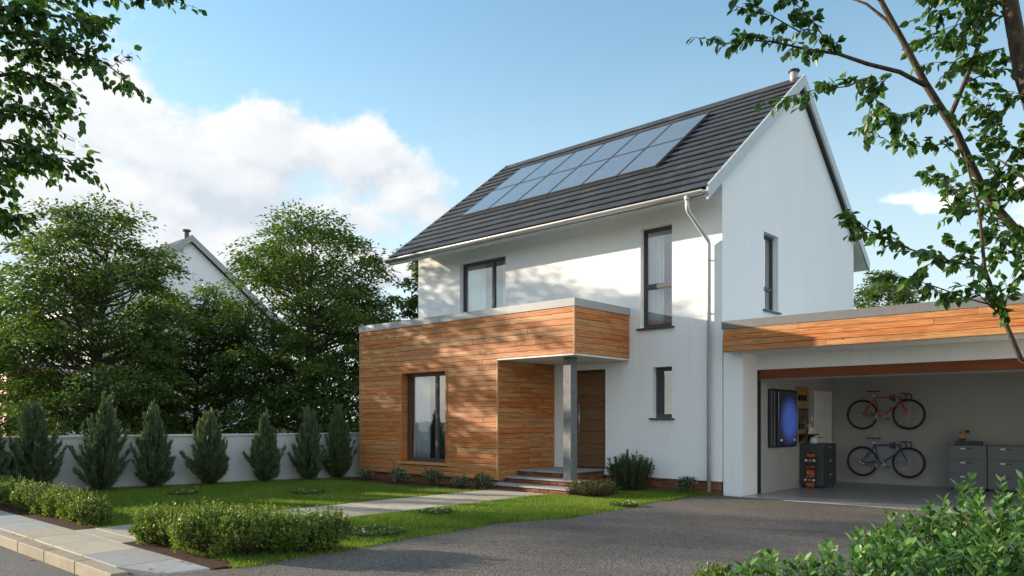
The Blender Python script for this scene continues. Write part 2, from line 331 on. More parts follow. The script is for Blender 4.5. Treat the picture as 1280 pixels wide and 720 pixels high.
# ------------------------------------------------------------------ mesh helpers
class MB:
    def __init__(s): s.v = []; s.f = []
    def box(s, a, b):
        i = len(s.v); (x0, y0, z0), (x1, y1, z1) = a, b
        s.v += [(x0,y0,z0),(x1,y0,z0),(x1,y1,z0),(x0,y1,z0),(x0,y0,z1),(x1,y0,z1),(x1,y1,z1),(x0,y1,z1)]
        s.f += [tuple(i+k for k in q) for q in ((0,3,2,1),(4,5,6,7),(0,1,5,4),(1,2,6,5),(2,3,7,6),(3,0,4,7))]
        return s
    def cbox(s, a, b, c=.004):
        """box with chamfered edges"""
        i = len(s.v); lo = a; hi = b
        def co(ix, iy, iz):
            base = [(lo, hi)[k][n] for n, k in enumerate((ix, iy, iz))]; out = []
            for n in range(3):
                p = list(base)
                for q in range(3):
                    if q != n: p[q] += c if (ix, iy, iz)[q] == 0 else -c
                out.append(tuple(p))
            return out            # three verts: on the x, y and z faces
        idx = {}
        for ix in (0, 1):
            for iy in (0, 1):
                for iz in (0, 1):
                    for n, p in enumerate(co(ix, iy, iz)): idx[(ix, iy, iz, n)] = len(s.v); s.v.append(p)
        g = lambda x, y, z, n: idx[(x, y, z, n)]
        for k in (0, 1):
            s.f.append((g(k,0,0,0), g(k,1,0,0), g(k,1,1,0), g(k,0,1,0)) if k else (g(k,0,0,0), g(k,0,1,0), g(k,1,1,0), g(k,1,0,0)))
            s.f.append((g(0,k,0,1), g(0,k,1,1), g(1,k,1,1), g(1,k,0,1)) if k else (g(0,k,0,1), g(1,k,0,1), g(1,k,1,1), g(0,k,1,1)))
            s.f.append((g(0,0,k,2), g(1,0,k,2), g(1,1,k,2), g(0,1,k,2)) if k else (g(0,0,k,2), g(0,1,k,2), g(1,1,k,2), g(1,0,k,2)))
        for p in (0, 1):
            for q in (0, 1):
                s.f.append((g(p,q,0,0), g(p,q,1,0), g(p,q,1,1), g(p,q,0,1)))
                s.f.append((g(p,0,q,0), g(p,1,q,0), g(p,1,q,2), g(p,0,q,2)))
                s.f.append((g(0,p,q,1), g(1,p,q,1), g(1,p,q,2), g(0,p,q,2)))
        for ix in (0, 1):
            for iy in (0, 1):
                for iz in (0, 1): s.f.append((g(ix,iy,iz,0), g(ix,iy,iz,1), g(ix,iy,iz,2)))
        s.fixn = True
        return s
    def prism(s, poly, d):
        """polygon (3-D points, any plane) extruded by vector d"""
        i = len(s.v); n = len(poly)
        s.v += [tuple(p) for p in poly] + [tuple(np.array(p)+np.array(d)) for p in poly]
        s.f.append(tuple(range(i+n-1, i-1, -1))); s.f.append(tuple(range(i+n, i+2*n)))
        for k in range(n): s.f.append((i+k, i+(k+1) % n, i+n+(k+1) % n, i+n+k))
        s.fixn = True
        return s
    def tube(s, pts, rad, sides=8, cap=True):
        pts = [np.array(p, float) for p in pts]; n = len(pts)
        if not hasattr(rad, '__len__'): rad = [rad]*n
        u = None; rings = []
        for k in range(n):
            d = pts[min(k+1, n-1)]-pts[max(k-1, 0)]; d = d/(np.linalg.norm(d)+1e-9)
            if u is None:
                u = np.cross(d, [0, 0, 1.0]) if abs(d[2]) < .9 else np.cross(d, [1.0, 0, 0])
            u = u-d*(u@d); u = u/(np.linalg.norm(u)+1e-9); vv = np.cross(d, u)
            i = len(s.v); rings.append(i)
            for q in range(sides):
                a = 2*math.pi*q/sides; s.v.append(tuple(pts[k]+(u*math.cos(a)+vv*math.sin(a))*rad[k]))
        for k in range(n-1):
            for q in range(sides):
                a, b = rings[k], rings[k+1]; q2 = (q+1) % sides
                s.f.append((a+q, a+q2, b+q2, b+q))
        if cap:
            s.f.append(tuple(rings[0]+q for q in range(sides-1, -1, -1))); s.f.append(tuple(rings[-1]+q for q in range(sides)))
        return s
    def torus(s, c, ax, R0, r, n=32, m=8):
        ax = np.array(ax, float); u = np.cross(ax, [0, 0, 1.0]) if abs(ax[2]) < .9 else np.cross(ax, [1.0, 0, 0]); u /= np.linalg.norm(u); v = np.cross(ax, u); c = np.array(c)
        i = len(s.v)
        for k in range(n):
            a = 2*math.pi*k/n; e = u*math.cos(a)+v*math.sin(a)
            for q in range(m):
                b = 2*math.pi*q/m; s.v.append(tuple(c+e*(R0+r*math.cos(b))+ax*(r*math.sin(b))))
        for k in range(n):
            for q in range(m): s.f.append((i+k*m+q, i+((k+1) % n)*m+q, i+((k+1) % n)*m+(q+1) % m, i+k*m+(q+1) % m))
        s.fixn = True
        return s
    def sphere(s, c, r, sc3=(1, 1, 1), n=12, m=8):
        i = len(s.v)
        for k in range(m+1):
            th = math.pi*k/m
            for q in range(n):
                a = 2*math.pi*q/n; s.v.append((c[0]+r*sc3[0]*math.sin(th)*math.cos(a), c[1]+r*sc3[1]*math.sin(th)*math.sin(a), c[2]+r*sc3[2]*math.cos(th)))
        for k in range(m):
            for q in range(n): s.f.append((i+k*n+q, i+(k+1)*n+q, i+(k+1)*n+(q+1) % n, i+k*n+(q+1) % n))
        return s
    def build(s, name, mat, parent=None, smooth=False):
        me = bpy.data.meshes.new(name); me.from_pydata(s.v, [], s.f); me.validate()
        import bmesh
        bm = bmesh.new(); bm.from_mesh(me); bmesh.ops.recalc_face_normals(bm, faces=bm.faces); bm.to_mesh(me); bm.free()
        me.materials.append(mat)
        if smooth: me.polygons.foreach_set('use_smooth', [True]*len(me.polygons))
        o = bpy.data.objects.new(name, me); COL.objects.link(o)
        if parent is not None: o.parent = parent
        return o
def tag(o, label=None, cat=None, group=None, kind=None):
    if label: o['label'] = label
    if cat: o['category'] = cat
    if group: o['group'] = group
    if kind: o['kind'] = kind
    return o
def empty(name, loc=(0, 0, 0)):
    o = bpy.data.objects.new(name, None); COL.objects.link(o); o.location = loc; o.empty_display_size = .2
    return o
def local(o, parent):
    """parent a world-built mesh to a moved empty keeping its place"""
    o.parent = parent; o.location = [-c for c in parent.location]; return o
def ptag(o, label): o['label'] = label; return o

def panel(mb, axis, c0, c1, u0, u1, z0, z1, holes=()):
    """wall slab with real openings. axis 'Y': slab between Y=c0..c1, u = X; axis 'X': between X=c0..c1, u = Y"""
    us = sorted({u0, u1, *[h[0] for h in holes], *[h[1] for h in holes]}); zs = sorted({z0, z1, *[h[2] for h in holes], *[h[3] for h in holes]})
    def solid(i, j):
        if i < 0 or j < 0 or i >= len(us)-1 or j >= len(zs)-1: return False
        um = (us[i]+us[i+1])/2; zm = (zs[j]+zs[j+1])/2
        return not any(h[0] < um < h[1] and h[2] < zm < h[3] for h in holes)
    def pt(u, c, z): return (u, c, z) if axis == 'Y' else (c, u, z)
    def quad(*p):
        i = len(mb.v); mb.v += list(p); mb.f.append((i, i+1, i+2, i+3))
    flip = axis == 'X'
    def q(*p): quad(*(p[::-1] if flip else p))
    for i in range(len(us)-1):
        for j in range(len(zs)-1):
            if not solid(i, j): continue
            a, b, c, d = us[i], us[i+1], zs[j], zs[j+1]
            q(pt(a,c0,c), pt(b,c0,c), pt(b,c0,d), pt(a,c0,d)); q(pt(b,c1,c), pt(a,c1,c), pt(a,c1,d), pt(b,c1,d))
            if not solid(i-1, j): q(pt(a,c1,c), pt(a,c0,c), pt(a,c0,d), pt(a,c1,d))
            if not solid(i+1, j): q(pt(b,c0,c), pt(b,c1,c), pt(b,c1,d), pt(b,c0,d))
            if not solid(i, j-1): q(pt(a,c1,c), pt(b,c1,c), pt(b,c0,c), pt(a,c0,c))
            if not solid(i, j+1): q(pt(a,c0,d), pt(b,c0,d), pt(b,c1,d), pt(a,c1,d))
    return mb
def raw_build(mb, name, mat, parent=None):
    me = bpy.data.meshes.new(name); me.from_pydata(mb.v, [], mb.f)
    me.materials.append(mat); o = bpy.data.objects.new(name, me); COL.objects.link(o)
    if parent is not None: o.parent = parent
    return o

def arr_mesh(name, V, F, mat, var=None, smooth=False):
    """numpy verts (n,3) and equal-sided faces (m,k) to a mesh"""
    me = bpy.data.meshes.new(name); n, (m, k) = len(V), F.shape
    me.vertices.add(n); me.vertices.foreach_set('co', np.ascontiguousarray(V, dtype=np.float32).ravel())
    me.loops.add(m*k); me.loops.foreach_set('vertex_index', np.ascontiguousarray(F, dtype=np.int32).ravel())
    me.polygons.add(m); me.polygons.foreach_set('loop_start', np.arange(0, m*k, k, dtype=np.int32))
    if smooth: me.polygons.foreach_set('use_smooth', np.ones(m, dtype=bool))
    if var is not None:
        a = me.attributes.new('var', 'FLOAT', 'POINT'); a.data.foreach_set('value', np.ascontiguousarray(var, dtype=np.float32))
    me.materials.append(mat); me.update(calc_edges=True)
    return me
KITE = (np.array([(0,0,0),(-.5,.42,.13),(0,1,-.04),(.5,.42,.13)]), np.array([(0,2,1),(0,3,2)]))
LEAF = (np.array([(0,0,0),(-.40,.26,.08),(-.40,.58,.09),(0,1,-.10),(.40,.58,.09),(.40,.26,.08)]), np.array([(0,3,2,1),(0,5,4,3)]))
OVAL = (np.array([(0,0,0),(-.34,.22,.07),(-.42,.62,.10),(0,1,-.03),(.42,.62,.10),(.34,.22,.07)]), np.array([(0,3,2,1),(0,5,4,3)]))
BLADE = (np.array([(-.5,0,0),(.5,0,0),(0,1,.0)]), np.array([(0,1,2)]))
def nrmz(a): return a/(np.linalg.norm(a, axis=-1, keepdims=True)+1e-9)
def leaves_mesh(name, P, A, N, L, Wd, mat, rng, tmpl=KITE, vlo=0.0, vhi=.98, var=None):
    T, Fq = tmpl; n = len(P); A = nrmz(A); S = nrmz(np.cross(A, N)); N2 = np.cross(S, A)
    L = np.broadcast_to(L, (n,)); Wd = np.broadcast_to(Wd, (n,))
    V = P[:, None, :] + S[:, None, :]*(T[None, :, 0:1]*Wd[:, None, None]) + A[:, None, :]*(T[None, :, 1:2]*L[:, None, None]) + N2[:, None, :]*(T[None, :, 2:3]*Wd[:, None, None])
    k = len(T); F = (Fq[None] + (np.arange(n)*k)[:, None, None]).reshape(-1, Fq.shape[1])
    if var is None: var = rng.uniform(vlo, vhi, n)
    return arr_mesh(name, V.reshape(-1, 3), F, mat, np.repeat(var, k))
def link(name, me, parent=None, loc=(0, 0, 0)):
    o = bpy.data.objects.new(name, me); COL.objects.link(o); o.location = loc
    if parent is not None: o.parent = parent
    return o

# ================================================================== SETTING
def sheet(name, x0, x1, y0, y1, z, mat, th=.0):
    mb = MB(); mb.v = [(x0,y0,z),(x1,y0,z),(x1,y1,z),(x0,y1,z)]; mb.f = [(0,1,2,3)]
    return tag(raw_build(mb, name, mat), kind='structure')
sheet('ground', -500, 500, -500, 500, -.13, M_TURF)
sheet('road', -120, 120, -14.2, -10.46, -.112, M_ROAD)
def block(name, x0, x1, y0, y1, z0, z1, mat):
    return tag(MB().box((x0, y0, z0), (x1, y1, z1)).build(name, mat), kind='structure')
# driveway with a curved flare to the road
def driveway():
    mb = MB(); rng = random.Random(4)
    left = [(-.62, -10.46), (-.30, -10.0), (-.16, -9.5)] + [(-.19+.10*math.sin(y*1.1)+.04*math.sin(y*3.7)-(.22 if -7 < y < -4.5 else 0)*math.sin((y+7)/2.5*math.pi), y) for y in np.linspace(-9.2, -.35, 24)] + [(.02, -.06)]
    pts = left + [(6.4, -.06), (6.4, -4.0), (6.0, -6.0), (5.4, -7.6), (5.2, -9.2), (6.2, -10.46)]
    poly = [(x, y, -.12) for x, y in pts]
    mb.prism(poly, (0, 0, .122))
    return tag(mb.build('driveway', M_DRIVE), kind='structure'), left
drv, DLEFT = driveway()
block('lawn', -16.0, -3.95, -9.70, 0.0, -.12, -.004, M_TURF)
lawn2 = MB().prism([(-2.42, -9.70, -.12)] + [(x-.004, y, -.12) for x, y in DLEFT[2:]] + [(-2.42, -.06, -.12)], (0, 0, .116)).build('lawn', M_TURF); tag(lawn2, kind='structure')
block('planting_bed', 5.42, 12, -10.4, -4.2, -.12, .02, M_SOIL)
block('planting_bed', -2.40, -.30, -9.69, -9.42, -.10, .006, M_SOIL)
block('planting_bed', -9.9, -4.0, -9.69, -9.4, -.10, .004, M_SOIL)
block('planting_bed', -8.55, -4.25, -2.75, -1.9, -.1, .010, M_SOIL)
sheet('verge', -120, 120, -20, -14.2, -.09, M_TURF)
# path of flagstones from the steps to the pavement
path = block('path', -3.94, -2.43, -9.72, -2.12, -.12, -.010, M_MORT)
rng = random.Random(11); y = -2.13; row = 0
while y > -9.70:
    h = rng.choice((.45, .6, .6, .75)); y2 = max(y-h, -9.715)
    cuts = [-3.93] + ([-3.93+rng.uniform(.45, 1.05)] if rng.random() < .85 else []) + [-2.44]
    for a, b in zip(cuts, cuts[1:]):
        s = MB().cbox((a+.006, y2+.006, -.012), (b-.006, y-.006, .014+rng.uniform(-.003, .003)), .004).build('paving_slab', M_SLABY, path)
    y = y2
pave = block('pavement', -120, -1.0, -10.30, -9.72, -.12, -.004, M_MORT)
rng = random.Random(5); x = -1.0
while x > -14:
    wd = .9 if x > -2.4 or x < -4 else .78
    x2 = x-wd; yel = -4.05 < (x+x2)/2 < -2.2
    MB().cbox((x2+.004, -10.295, -.008), (x-.004, -9.725, .016+rng.uniform(-.002, .002)), .004).build('paving_slab', M_SLABY if yel else M_SLABG, pave)
    x = x2
# the last slab ramps down to the drive
MB().prism([(-1.0, -10.295, -.10), (-1.0, -9.725, -.10), (-1.0, -9.725, .014), (-1.0, -10.295, .014)], (.001, 0, 0))
mb = MB(); mb.v = [(-1.0,-10.295,-.12),(-.30,-10.1,-.12),(-.16,-9.725,-.12),(-1.0,-9.725,-.12),(-1.0,-10.295,.014),(-.42,-10.12,-.0),(-.30,-9.735,.012),(-1.0,-9.725,.014)]
mb.f = [(3,2,1,0),(4,5,6,7),(0,1,5,4),(1,2,6,5),(2,3,7,6),(3,0,4,7)]; mb.build('paving_slab', M_SLABG, pave)
kerb = block('kerb', -120, -.7, -10.455, -10.305, -.13, -.02, M_MORT)
x = -.70
while x > -16:
    MB().cbox((x-.914, -10.46, -.125), (x-.003, -10.302, .010), .010).build('kerb_stone', M_KERB, kerb); x -= .92

# boundary wall (top-level thing)
bw = empty('garden_wall', (-9.6, -5.5, 0)); tag(bw, 'low white rendered garden wall behind the row of conical shrubs', 'wall')
wp = [np.array(p) for p in ((-12.0, -17.0), (-10.36, -9.0), (-8.98, -2.2), (-8.95, 6.0))]
mb = MB(); mc = MB()
for a, b in zip(wp[:-1], wp[1:]):
    d = (b-a)/np.linalg.norm(b-a); nn = np.array([-d[1], d[0]])*.2
    if a[1] == -17.0: a = a + d*7.0 if False else a
    mb.prism([(*a, -.12), (*b, -.12), (*(b+nn), -.12), (*(a+nn), -.12)], (0, 0, 1.17))
    e = nn*.12; mc.prism([(*(a-e), 1.05), (*(b-e), 1.05), (*(b+nn+e), 1.05), (*(a+nn+e), 1.05)], (0, 0, .035))
local(mb.build('wall_panel', M_STUC2), bw); local(mc.build('coping', M_STUC2), bw)

# ================================================================== HOUSE
HX0 = -8.58; HD = 7.25; ZE, ZR, OV = 5.50, 8.92, .80; SL = (ZR-ZE)/(HD/2+OV)
house = empty('house'); tag(house, 'white rendered two storey house with slate roof and timber clad bay', 'house')
WIN = dict(bay=(-7.03, -5.53, .45, 2.47), upl=(-7.02, -5.48, 3.66, 5.27), upr=(-1.78, -1.06, 3.24, 5.25), small=(-1.49, -1.06, 1.44, 2.45), door=(-3.50, -2.64, .36, 2.47))
mb = MB()
panel(mb, 'Y', 0, .3, HX0, 0, .25, 5.86, [WIN['upl'], WIN['upr'], WIN['small'], WIN['door'], (-7.4, -5.2, .45, 2.6)])
GWIN = (1.82, 2.54, 3.66, 5.25)
panel(mb, 'X', 0, -.3, .3, HD-.3, .0, 5.86, [GWIN])
panel(mb, 'X', HX0, HX0+.3, .3, HD-.3, .0, 5.86)
panel(mb, 'Y', HD, HD-.3, HX0, 0, 0, 5.86)
ur = lambda y: ZE-.16+SL*(OV+min(y, HD-y))
wall = raw_build(mb, 'wall', M_STUC, house)
mg = MB()
for xa in (0.0,): mg.prism([(xa, 0, 5.86), (xa, HD, 5.86), (xa, HD, ur(0)), (xa, HD/2, ur(HD/2)), (xa, 0, ur(0))], (-.3, 0, 0))
mg.build('gable_wall', M_STUC, house)
xa = HX0+.3; MB().prism([(xa, 0, 5.86), (xa, HD, 5.86), (xa, HD, ur(0)), (xa, HD/2, ur(HD/2)), (xa, 0, ur(0))], (-.3, 0, 0)).build('gable_wall', M_STUC, house)
MB().box((HX0+.301, .002, 5.86), (-.301, .25, ur(0)-.01)).build('wall_head', M_STUC, house)
# rooms behind the windows
mr = MB(); mr.box((HX0+.31, .31, .20), (-.31, HD-.31, .34)); mr.box((HX0+.31, .31, 2.75), (-.31, HD-.31, 3.05)); mr.box((HX0+.31, .31, 5.5), (-.31, HD-.31, 5.6))
mr.box((HX0+.31, 3.2, .35), (-.31, 3.3, 2.74)); mr.box((HX0+.31, 3.2, 3.06), (-.31, 3.3, 5.49)); mr.box((-4.1, .31, .35), (-4.0, 3.19, 2.74)); mr.box((-4.1, .31, 3.06), (-4.0, 3.19, 5.49)); mr.box((-2.4, .31, .35), (-2.3, 3.19, 2.74))
mr.build('interior_wall', M_ROOM, house)

# ---- roof
roof = MB()
def rp(y, up=0.0): return ZE+SL*(y+OV)+up
XR0, XR1 = -8.76, .12
nrm = Vector((0, -SL, 1)).normalized()
rfm = MB()
for side in (0, 1):
    f = (lambda y: y) if side == 0 else (lambda y: HD-y)
    rfm.prism([(XR0, f(-OV), ZE-.10), (XR0, f(-OV), ZE), (XR0, f(HD/2), ZR), (XR0, f(HD/2), ZR-.13)], (XR1-XR0, 0, 0))
roofo = rfm.build('roof', M_TILE, house)
# tiles of the front slope
slen = math.hypot(HD/2+OV, ZR-ZE); ROWS = 17; EXP = slen/ROWS; TW = .33
ang = math.atan2(ZR-ZE, HD/2+OV)
dy, dz = math.cos(ang), math.sin(ang); ny, nz = -math.sin(ang), math.cos(ang)
def tile_mesh():
    m = MB(); g = .003; th = .022; LN = EXP+.05
    # local: x across, y up the slope, z out; the head lies low under the next row, the tail is raised
    zz = lambda v: .048*(1-v/LN)+.004
    pts = []
    for v in (0, .02, LN):
        for x in (g, TW-g): pts += [(x, v, zz(v)+(th if v else th-.006))]
    pts += [(g, 0, zz(0)-.004), (TW-g, 0, zz(0)-.004), (g, LN, zz(LN)-.002), (TW-g, LN, zz(LN)-.002)]
    m.v = pts; m.f = [(0,1,3,2),(2,3,5,4),(0,6,7,1),(0,2,4,8,6),(1,7,9,5,3),(6,8,9,7)]
    m.fixn = True
    return m
proto = tile_mesh().build('roof_tile', M_TILE, roofo)
tmesh = proto.data; bpy.data.objects.remove(proto)
spots = []
for r in range(ROWS):
    off = -TW/2 if r % 2 else 0
    c = 0; x = XR0+off
    while x < XR1-.001:
        spots.append((r, x, min(x+TW, XR1)-max(x, XR0), max(x, XR0))); x += TW
def tile_pt(r): 
    s = r*EXP; return (-OV+dy*s, ZE+dz*s)
spots.sort(key=lambda s: math.hypot(s[3]-CAM[0], tile_pt(s[0])[0]-CAM[1]))
rng = random.Random(2); restV = []; restF = []; restA = []
for i, (r, x, wd, xs) in enumerate(spots):
    y0, z0 = tile_pt(r)
    if wd < .05: continue
    if i < 295:
        o = bpy.data.objects.new('roof_tile', tmesh); COL.objects.link(o); o.parent = roofo
        o.location = (xs, y0, z0+rng.uniform(-.001, .003)); o.rotation_euler = (ang+rng.uniform(-.004, .004), 0, rng.uniform(-.004, .004)); o.scale = (wd/TW, 1, 1)
    else:
        k = len(restV); a = rng.random()
        for v in tmesh.vertices:
            restV.append((xs+v.co.x*wd/TW, y0+v.co.y*dy+v.co.z*ny, z0+v.co.y*dz+v.co.z*nz)); restA.append(a)
        for p in tmesh.polygons: restF.append(tuple(k+q for q in p.vertices))
me = bpy.data.meshes.new('roof_tiles'); me.from_pydata(restV, [], restF); me.materials.append(M_TILE)
at_ = me.attributes.new('var', 'FLOAT', 'POINT'); at_.data.foreach_set('value', restA)
tag(link('roof_tiles', me, roofo), kind='stuff')
# ridge tiles
x = XR0
while x < XR1-.05:
    x2 = min(x+.45, XR1); m = MB()
    m.tube([(x+.003, HD/2, ZR+.0), (x2-.003, HD/2, ZR+.0)], .07, 10); m.build('ridge_tile', M_TILE, roofo); x = x2
# bargeboards, soffit, fascia, gutter
for xa, xb in ((.105, .15), (XR0-.03, XR0+.015)):
    for side in (0, 1):
        f = (lambda y: y) if side == 0 else (lambda y: HD-y)
        m = MB(); m.prism([(xa, f(-OV-.02), ZE-.19), (xa, f(-OV-.02), ZE+.07), (xa, f(HD/2), ZR+.10), (xa, f(HD/2), ZR-.16)], (xb-xa, 0, 0)); m.build('bargeboard', M_BARGE, house)
for side in (0, 1):
    f = (lambda y: y) if side == 0 else (lambda y: HD-y)
    m = MB(); m.prism([(XR0+.02, f(-OV+.03), ZE-.16), (XR0+.02, f(-OV+.03), ZE-.11), (XR0+.02, f(-.005), ZE-.11+SL*(OV-.035)), (XR0+.02, f(-.005), ZE-.17+SL*(OV-.035))], (.105-XR0-.025, 0, 0)); m.build('soffit', M_SOFF, house)
m = MB(); m.box((XR0+.02, -OV-.012, ZE-.135), (.10, -OV+.02, ZE-.02)); m.build('fascia_board', M_SOFF, house)
def half_pipe(x0, x1, y, z, r):
    m = MB(); n = 10; prof = []
    for k in range(n+1): a = math.pi+math.pi*k/n; prof.append((y+r*math.cos(a), z+r*math.sin(a)))
    for k in range(n, -1, -1): a = math.pi+math.pi*k/n; prof.append((y+(r-.008)*math.cos(a), z+(r-.008)*math.sin(a)))
    m.prism([(x0, p, q) for p, q in prof], (x1-x0, 0, 0))
    for xe in (x0, x1-.006):
        m.prism([(xe, y+r*math.cos(math.pi+math.pi*k/n), z+r*math.sin(math.pi+math.pi*k/n)) for k in range(n+1)], (.006, 0, 0))
    return m
half_pipe(XR0-.04, .09, -OV-.085, ZE-.03, .068).build('gutter', M_ZINC, house)
m = MB(); m.tube([(-.235, -OV-.085, ZE-.09), (-.235, -OV-.085, ZE-.28), (-.235, -OV-.06, ZE-.34), (-.235, -.10, ZE-.74), (-.235, -.07, ZE-.80), (-.235, -.07, .05)], .038, 12)
dp = m.build('downpipe', M_PIPE, house, True)
m = MB(); m.tube([(-.235, -OV-.085, ZE-.10), (-.235, -OV-.085, ZE-.16)], [.058, .046], 12); m.build('outlet', M_PIPE, dp, True)
for z in (.9, 2.2, 3.4, 4.4):
    m = MB(); m.torus((-.235, -.07, z), (0, 0, 1), .041, .007, 16, 6); m.box((-.245, -.03, z-.012), (-.225, .004, z+.012)); m.build('pipe_bracket', M_ZINC, dp)
m = MB(); m.tube([(-.10, HD/2, ZR-.05), (-.10, HD/2, ZR+.22)], .085, 14); fl = m.build('flue', M_CAP, house, True)
m = MB(); m.tube([(-.10, HD/2, ZR+.22), (-.10, HD/2, ZR+.25), (-.10, HD/2, ZR+.28)], [.12, .13, .07], 14); m.build('flue_cap', M_DKFR, fl, True)

# ---- windows
def curtain(x0, x1, z0, z1, y, parent, folds=5, amp=.03, flare=0.0):
    n = folds*8; V = []; F = []
    for j in range(9):
        v = j/8
        for k in range(n+1):
            u = k/n; xx = x0+(x1-x0)*u*(1-flare*v*0.5)
            V.append((xx, y+amp*math.sin(u*folds*2*math.pi+.5*math.sin(v*2))*(.6+.4*(1-v))+.012*math.sin(u*17), z0+(z1-z0)*v))
    for j in range(8):
        for k in range(n): a = j*(n+1)+k; F.append((a, a+1, a+n+2, a+n+1))
    m = MB(); m.v = V; m.f = F
    o = raw_build(m, 'curtain', M_CURT, parent); o.data.polygons.foreach_set('use_smooth', [True]*len(F))
    s = o.modifiers.new('th', 'SOLIDIFY'); s.thickness = .003
    return o
def window_y(hole, yf, parent, mull_x=None, mull_z=None, sill=True, fw=.055, curt=(), dep=.07, sillmat=None):
    """window in a wall of constant Y: frame face at yf"""
    x0, x1, z0, z1 = hole; e = .003
    m = MB(); panes = [(x0+fw, x1-fw, z0+fw, z1-fw)]
    if mull_x: panes = [(x0+fw, mull_x-fw*.6, z0+fw, z1-fw), (mull_x+fw*.6, x1-fw, z0+fw, z1-fw)]
    if mull_z: panes = [(x0+fw, x1-fw, z0+fw, mull_z-fw*.6), (x0+fw, x1-fw, mull_z+fw*.6, z1-fw)]
    panel(m, 'Y', yf, yf+dep, x0+e, x1-e, z0+e, z1-e, panes)
    wobj = raw_build(m, 'window', M_DKFR, parent)
    for (a, b, c, d) in panes:
        # slim sash bead and the pane
        mbd = MB(); panel(mbd, 'Y', yf+.012, yf+.05, a+.001, b-.001, c+.001, d-.001, [(a+.022, b-.022, c+.022, d-.022)]); raw_build(mbd, 'sash', M_DKFR, wobj)
        MB().box((a+.02, yf+.028, c+.02), (b-.02, yf+.036, d-.02)).build('pane', M_GLASS, wobj)
    if sill: MB().cbox((x0-.06, yf-.19, z0-.035), (x1+.06, yf+.02, z0-.002), .005).build('sill', sillmat or M_DKFR, wobj)
    for (a, b, fo) in curt: curtain(a, b, z0+.06, z1-.06, yf+.13, wobj, fo)
    return wobj
window_y(WIN['upr'], .12, house, mull_z=4.08, curt=[(-1.74, -1.38, 5)])
window_y(WIN['small'], .12, house)
wl = window_y(WIN['upl'], .12, house, mull_x=-5.98, sill=True, curt=[(-6.98, -6.35, 7), (-5.80, -5.50, 4)])
# gable window (constant X)
m = MB(); gy0, gy1, gz0, gz1 = GWIN; fw = .055
panes = [(gy0+fw, gy1-fw, gz0+fw, 4.10), (gy0+fw, gy1-fw, 4.17, gz1-fw)]
panel(m, 'X', -.12, -.19, gy0+.003, gy1-.003, gz0+.003, gz1-.003, panes); gw = raw_build(m, 'window', M_DKFR, house)
for (a, b, c, d) in panes: MB().box((-.155, a-.005, c-.005), (-.147, b+.005, d+.005)).build('pane', M_GLASS, gw)
MB().cbox((-.14, gy0-.05, gz0-.035), (.06, gy1+.05, gz0-.002), .005).build('sill', M_DKFR, gw)

# ---- bay with timber cladding
BY, BX0, BX1, RX = -1.85, -8.61, -2.04, -4.0
BZ0, BZ1 = .17, 3.53; SOF = 2.645
mb = MB()
panel(mb, 'Y', BY+.03, BY+.25, BX0+.03, RX-.03, BZ0, BZ1-.02, [WIN['bay']])
mb.box((RX-.03, BY+.03, SOF), (BX1-.03, BY+.25, BZ1-.02))
mb.box((BX1-.25, BY+.25, SOF), (BX1-.03, -.003, BZ1-.02))
mb.box((RX-.25, BY+.25, BZ0), (RX-.03, -.003, BZ1-.02))
mb.box((BX0+.03, BY+.25, BZ0), (BX0+.25, -.003, BZ1-.02))
clad = raw_build(mb, 'cladding', M_BACK, house)
m = MB(); m.box((BX0+.02, BY+.02, BZ1-.02), (BX1-.02, -.003, BZ1+.02)); m.build('bay_roof', M_CAP, house)
m = MB(); m.box((BX0-.02, BY-.02, BZ1+.0), (BX1+.02, BY+.12, BZ1+.15)); m.box((BX1-.12, BY+.12, BZ1+.0), (BX1+.02, -.002, BZ1+.15)); m.box((BX0-.02, BY+.12, BZ1+.0), (BX0+.12, -.002, BZ1+.15))
m.build('parapet_capping', M_CAP, house)
m = MB(); m.box((RX-.02, BY+.0, SOF-.03), (BX1-.002, -.004, SOF-.002)); m.build('porch_soffit', M_SOFF, house)
def planks(parent, axis, c_out, sgn, u0, u1, z0, z1, holes=(), row=.108, th=.022, seed=1, mat=None, gap=.0045, segs=(2.4, 4.6)):
    """horizontal boards; c_out = outer face coordinate, sgn = direction of the outside"""
    rg = random.Random(seed); nrow = max(1, round((z1-z0)/row)); rh = (z1-z0)/nrow
    for j in range(nrow):
        a, b = z0+j*rh, z0+(j+1)*rh
        cuts = [u0]
        u = u0+rg.uniform(.25, segs[1])
        while u < u1-.3: cuts.append(u); u += rg.uniform(*segs)
        cuts.append(u1)
        pieces = []
        for p, q in zip(cuts, cuts[1:]):
            cur = [(p, q, a, b)]
            for (h0, h1, hz0, hz1) in holes:
                nxt = []
                for (p1, q1, a1, b1) in cur:
                    if h1 <= p1 or h0 >= q1 or hz1 <= a1+.004 or hz0 >= b1-.004: nxt.append((p1, q1, a1, b1)); continue
                    if p1 < h0: nxt.append((p1, h0, a1, b1))
                    if q1 > h1: nxt.append((h1, q1, a1, b1))
                    pm, qm = max(p1, h0), min(q1, h1)
                    if a1 < hz0-.02: nxt.append((pm, qm, a1, hz0))
                    if b1 > hz1+.02: nxt.append((pm, qm, hz1, b1))
                cur = nxt
            pieces += cur
        for (p, q, a1, b1) in pieces:
            if q-p < .03: continue
            co = c_out+sgn*rg.uniform(-.002, .002); ci = c_out-sgn*th
            lo, hi = min(co, ci), max(co, ci)
            A, B = ((p+gap*.25, lo, a1+gap/2), (q-gap*.25, hi, b1-gap/2)) if axis == 'Y' else ((lo, p+gap*.25, a1+gap/2), (hi, q-gap*.25, b1-gap/2))
            MB().cbox(A, B, .004).build('wood_plank', mat or M_WOOD, parent)
hb = WIN['bay']
planks(clad, 'Y', BY, -1, BX0+.03, RX-.025, BZ0, SOF, [hb], seed=3)
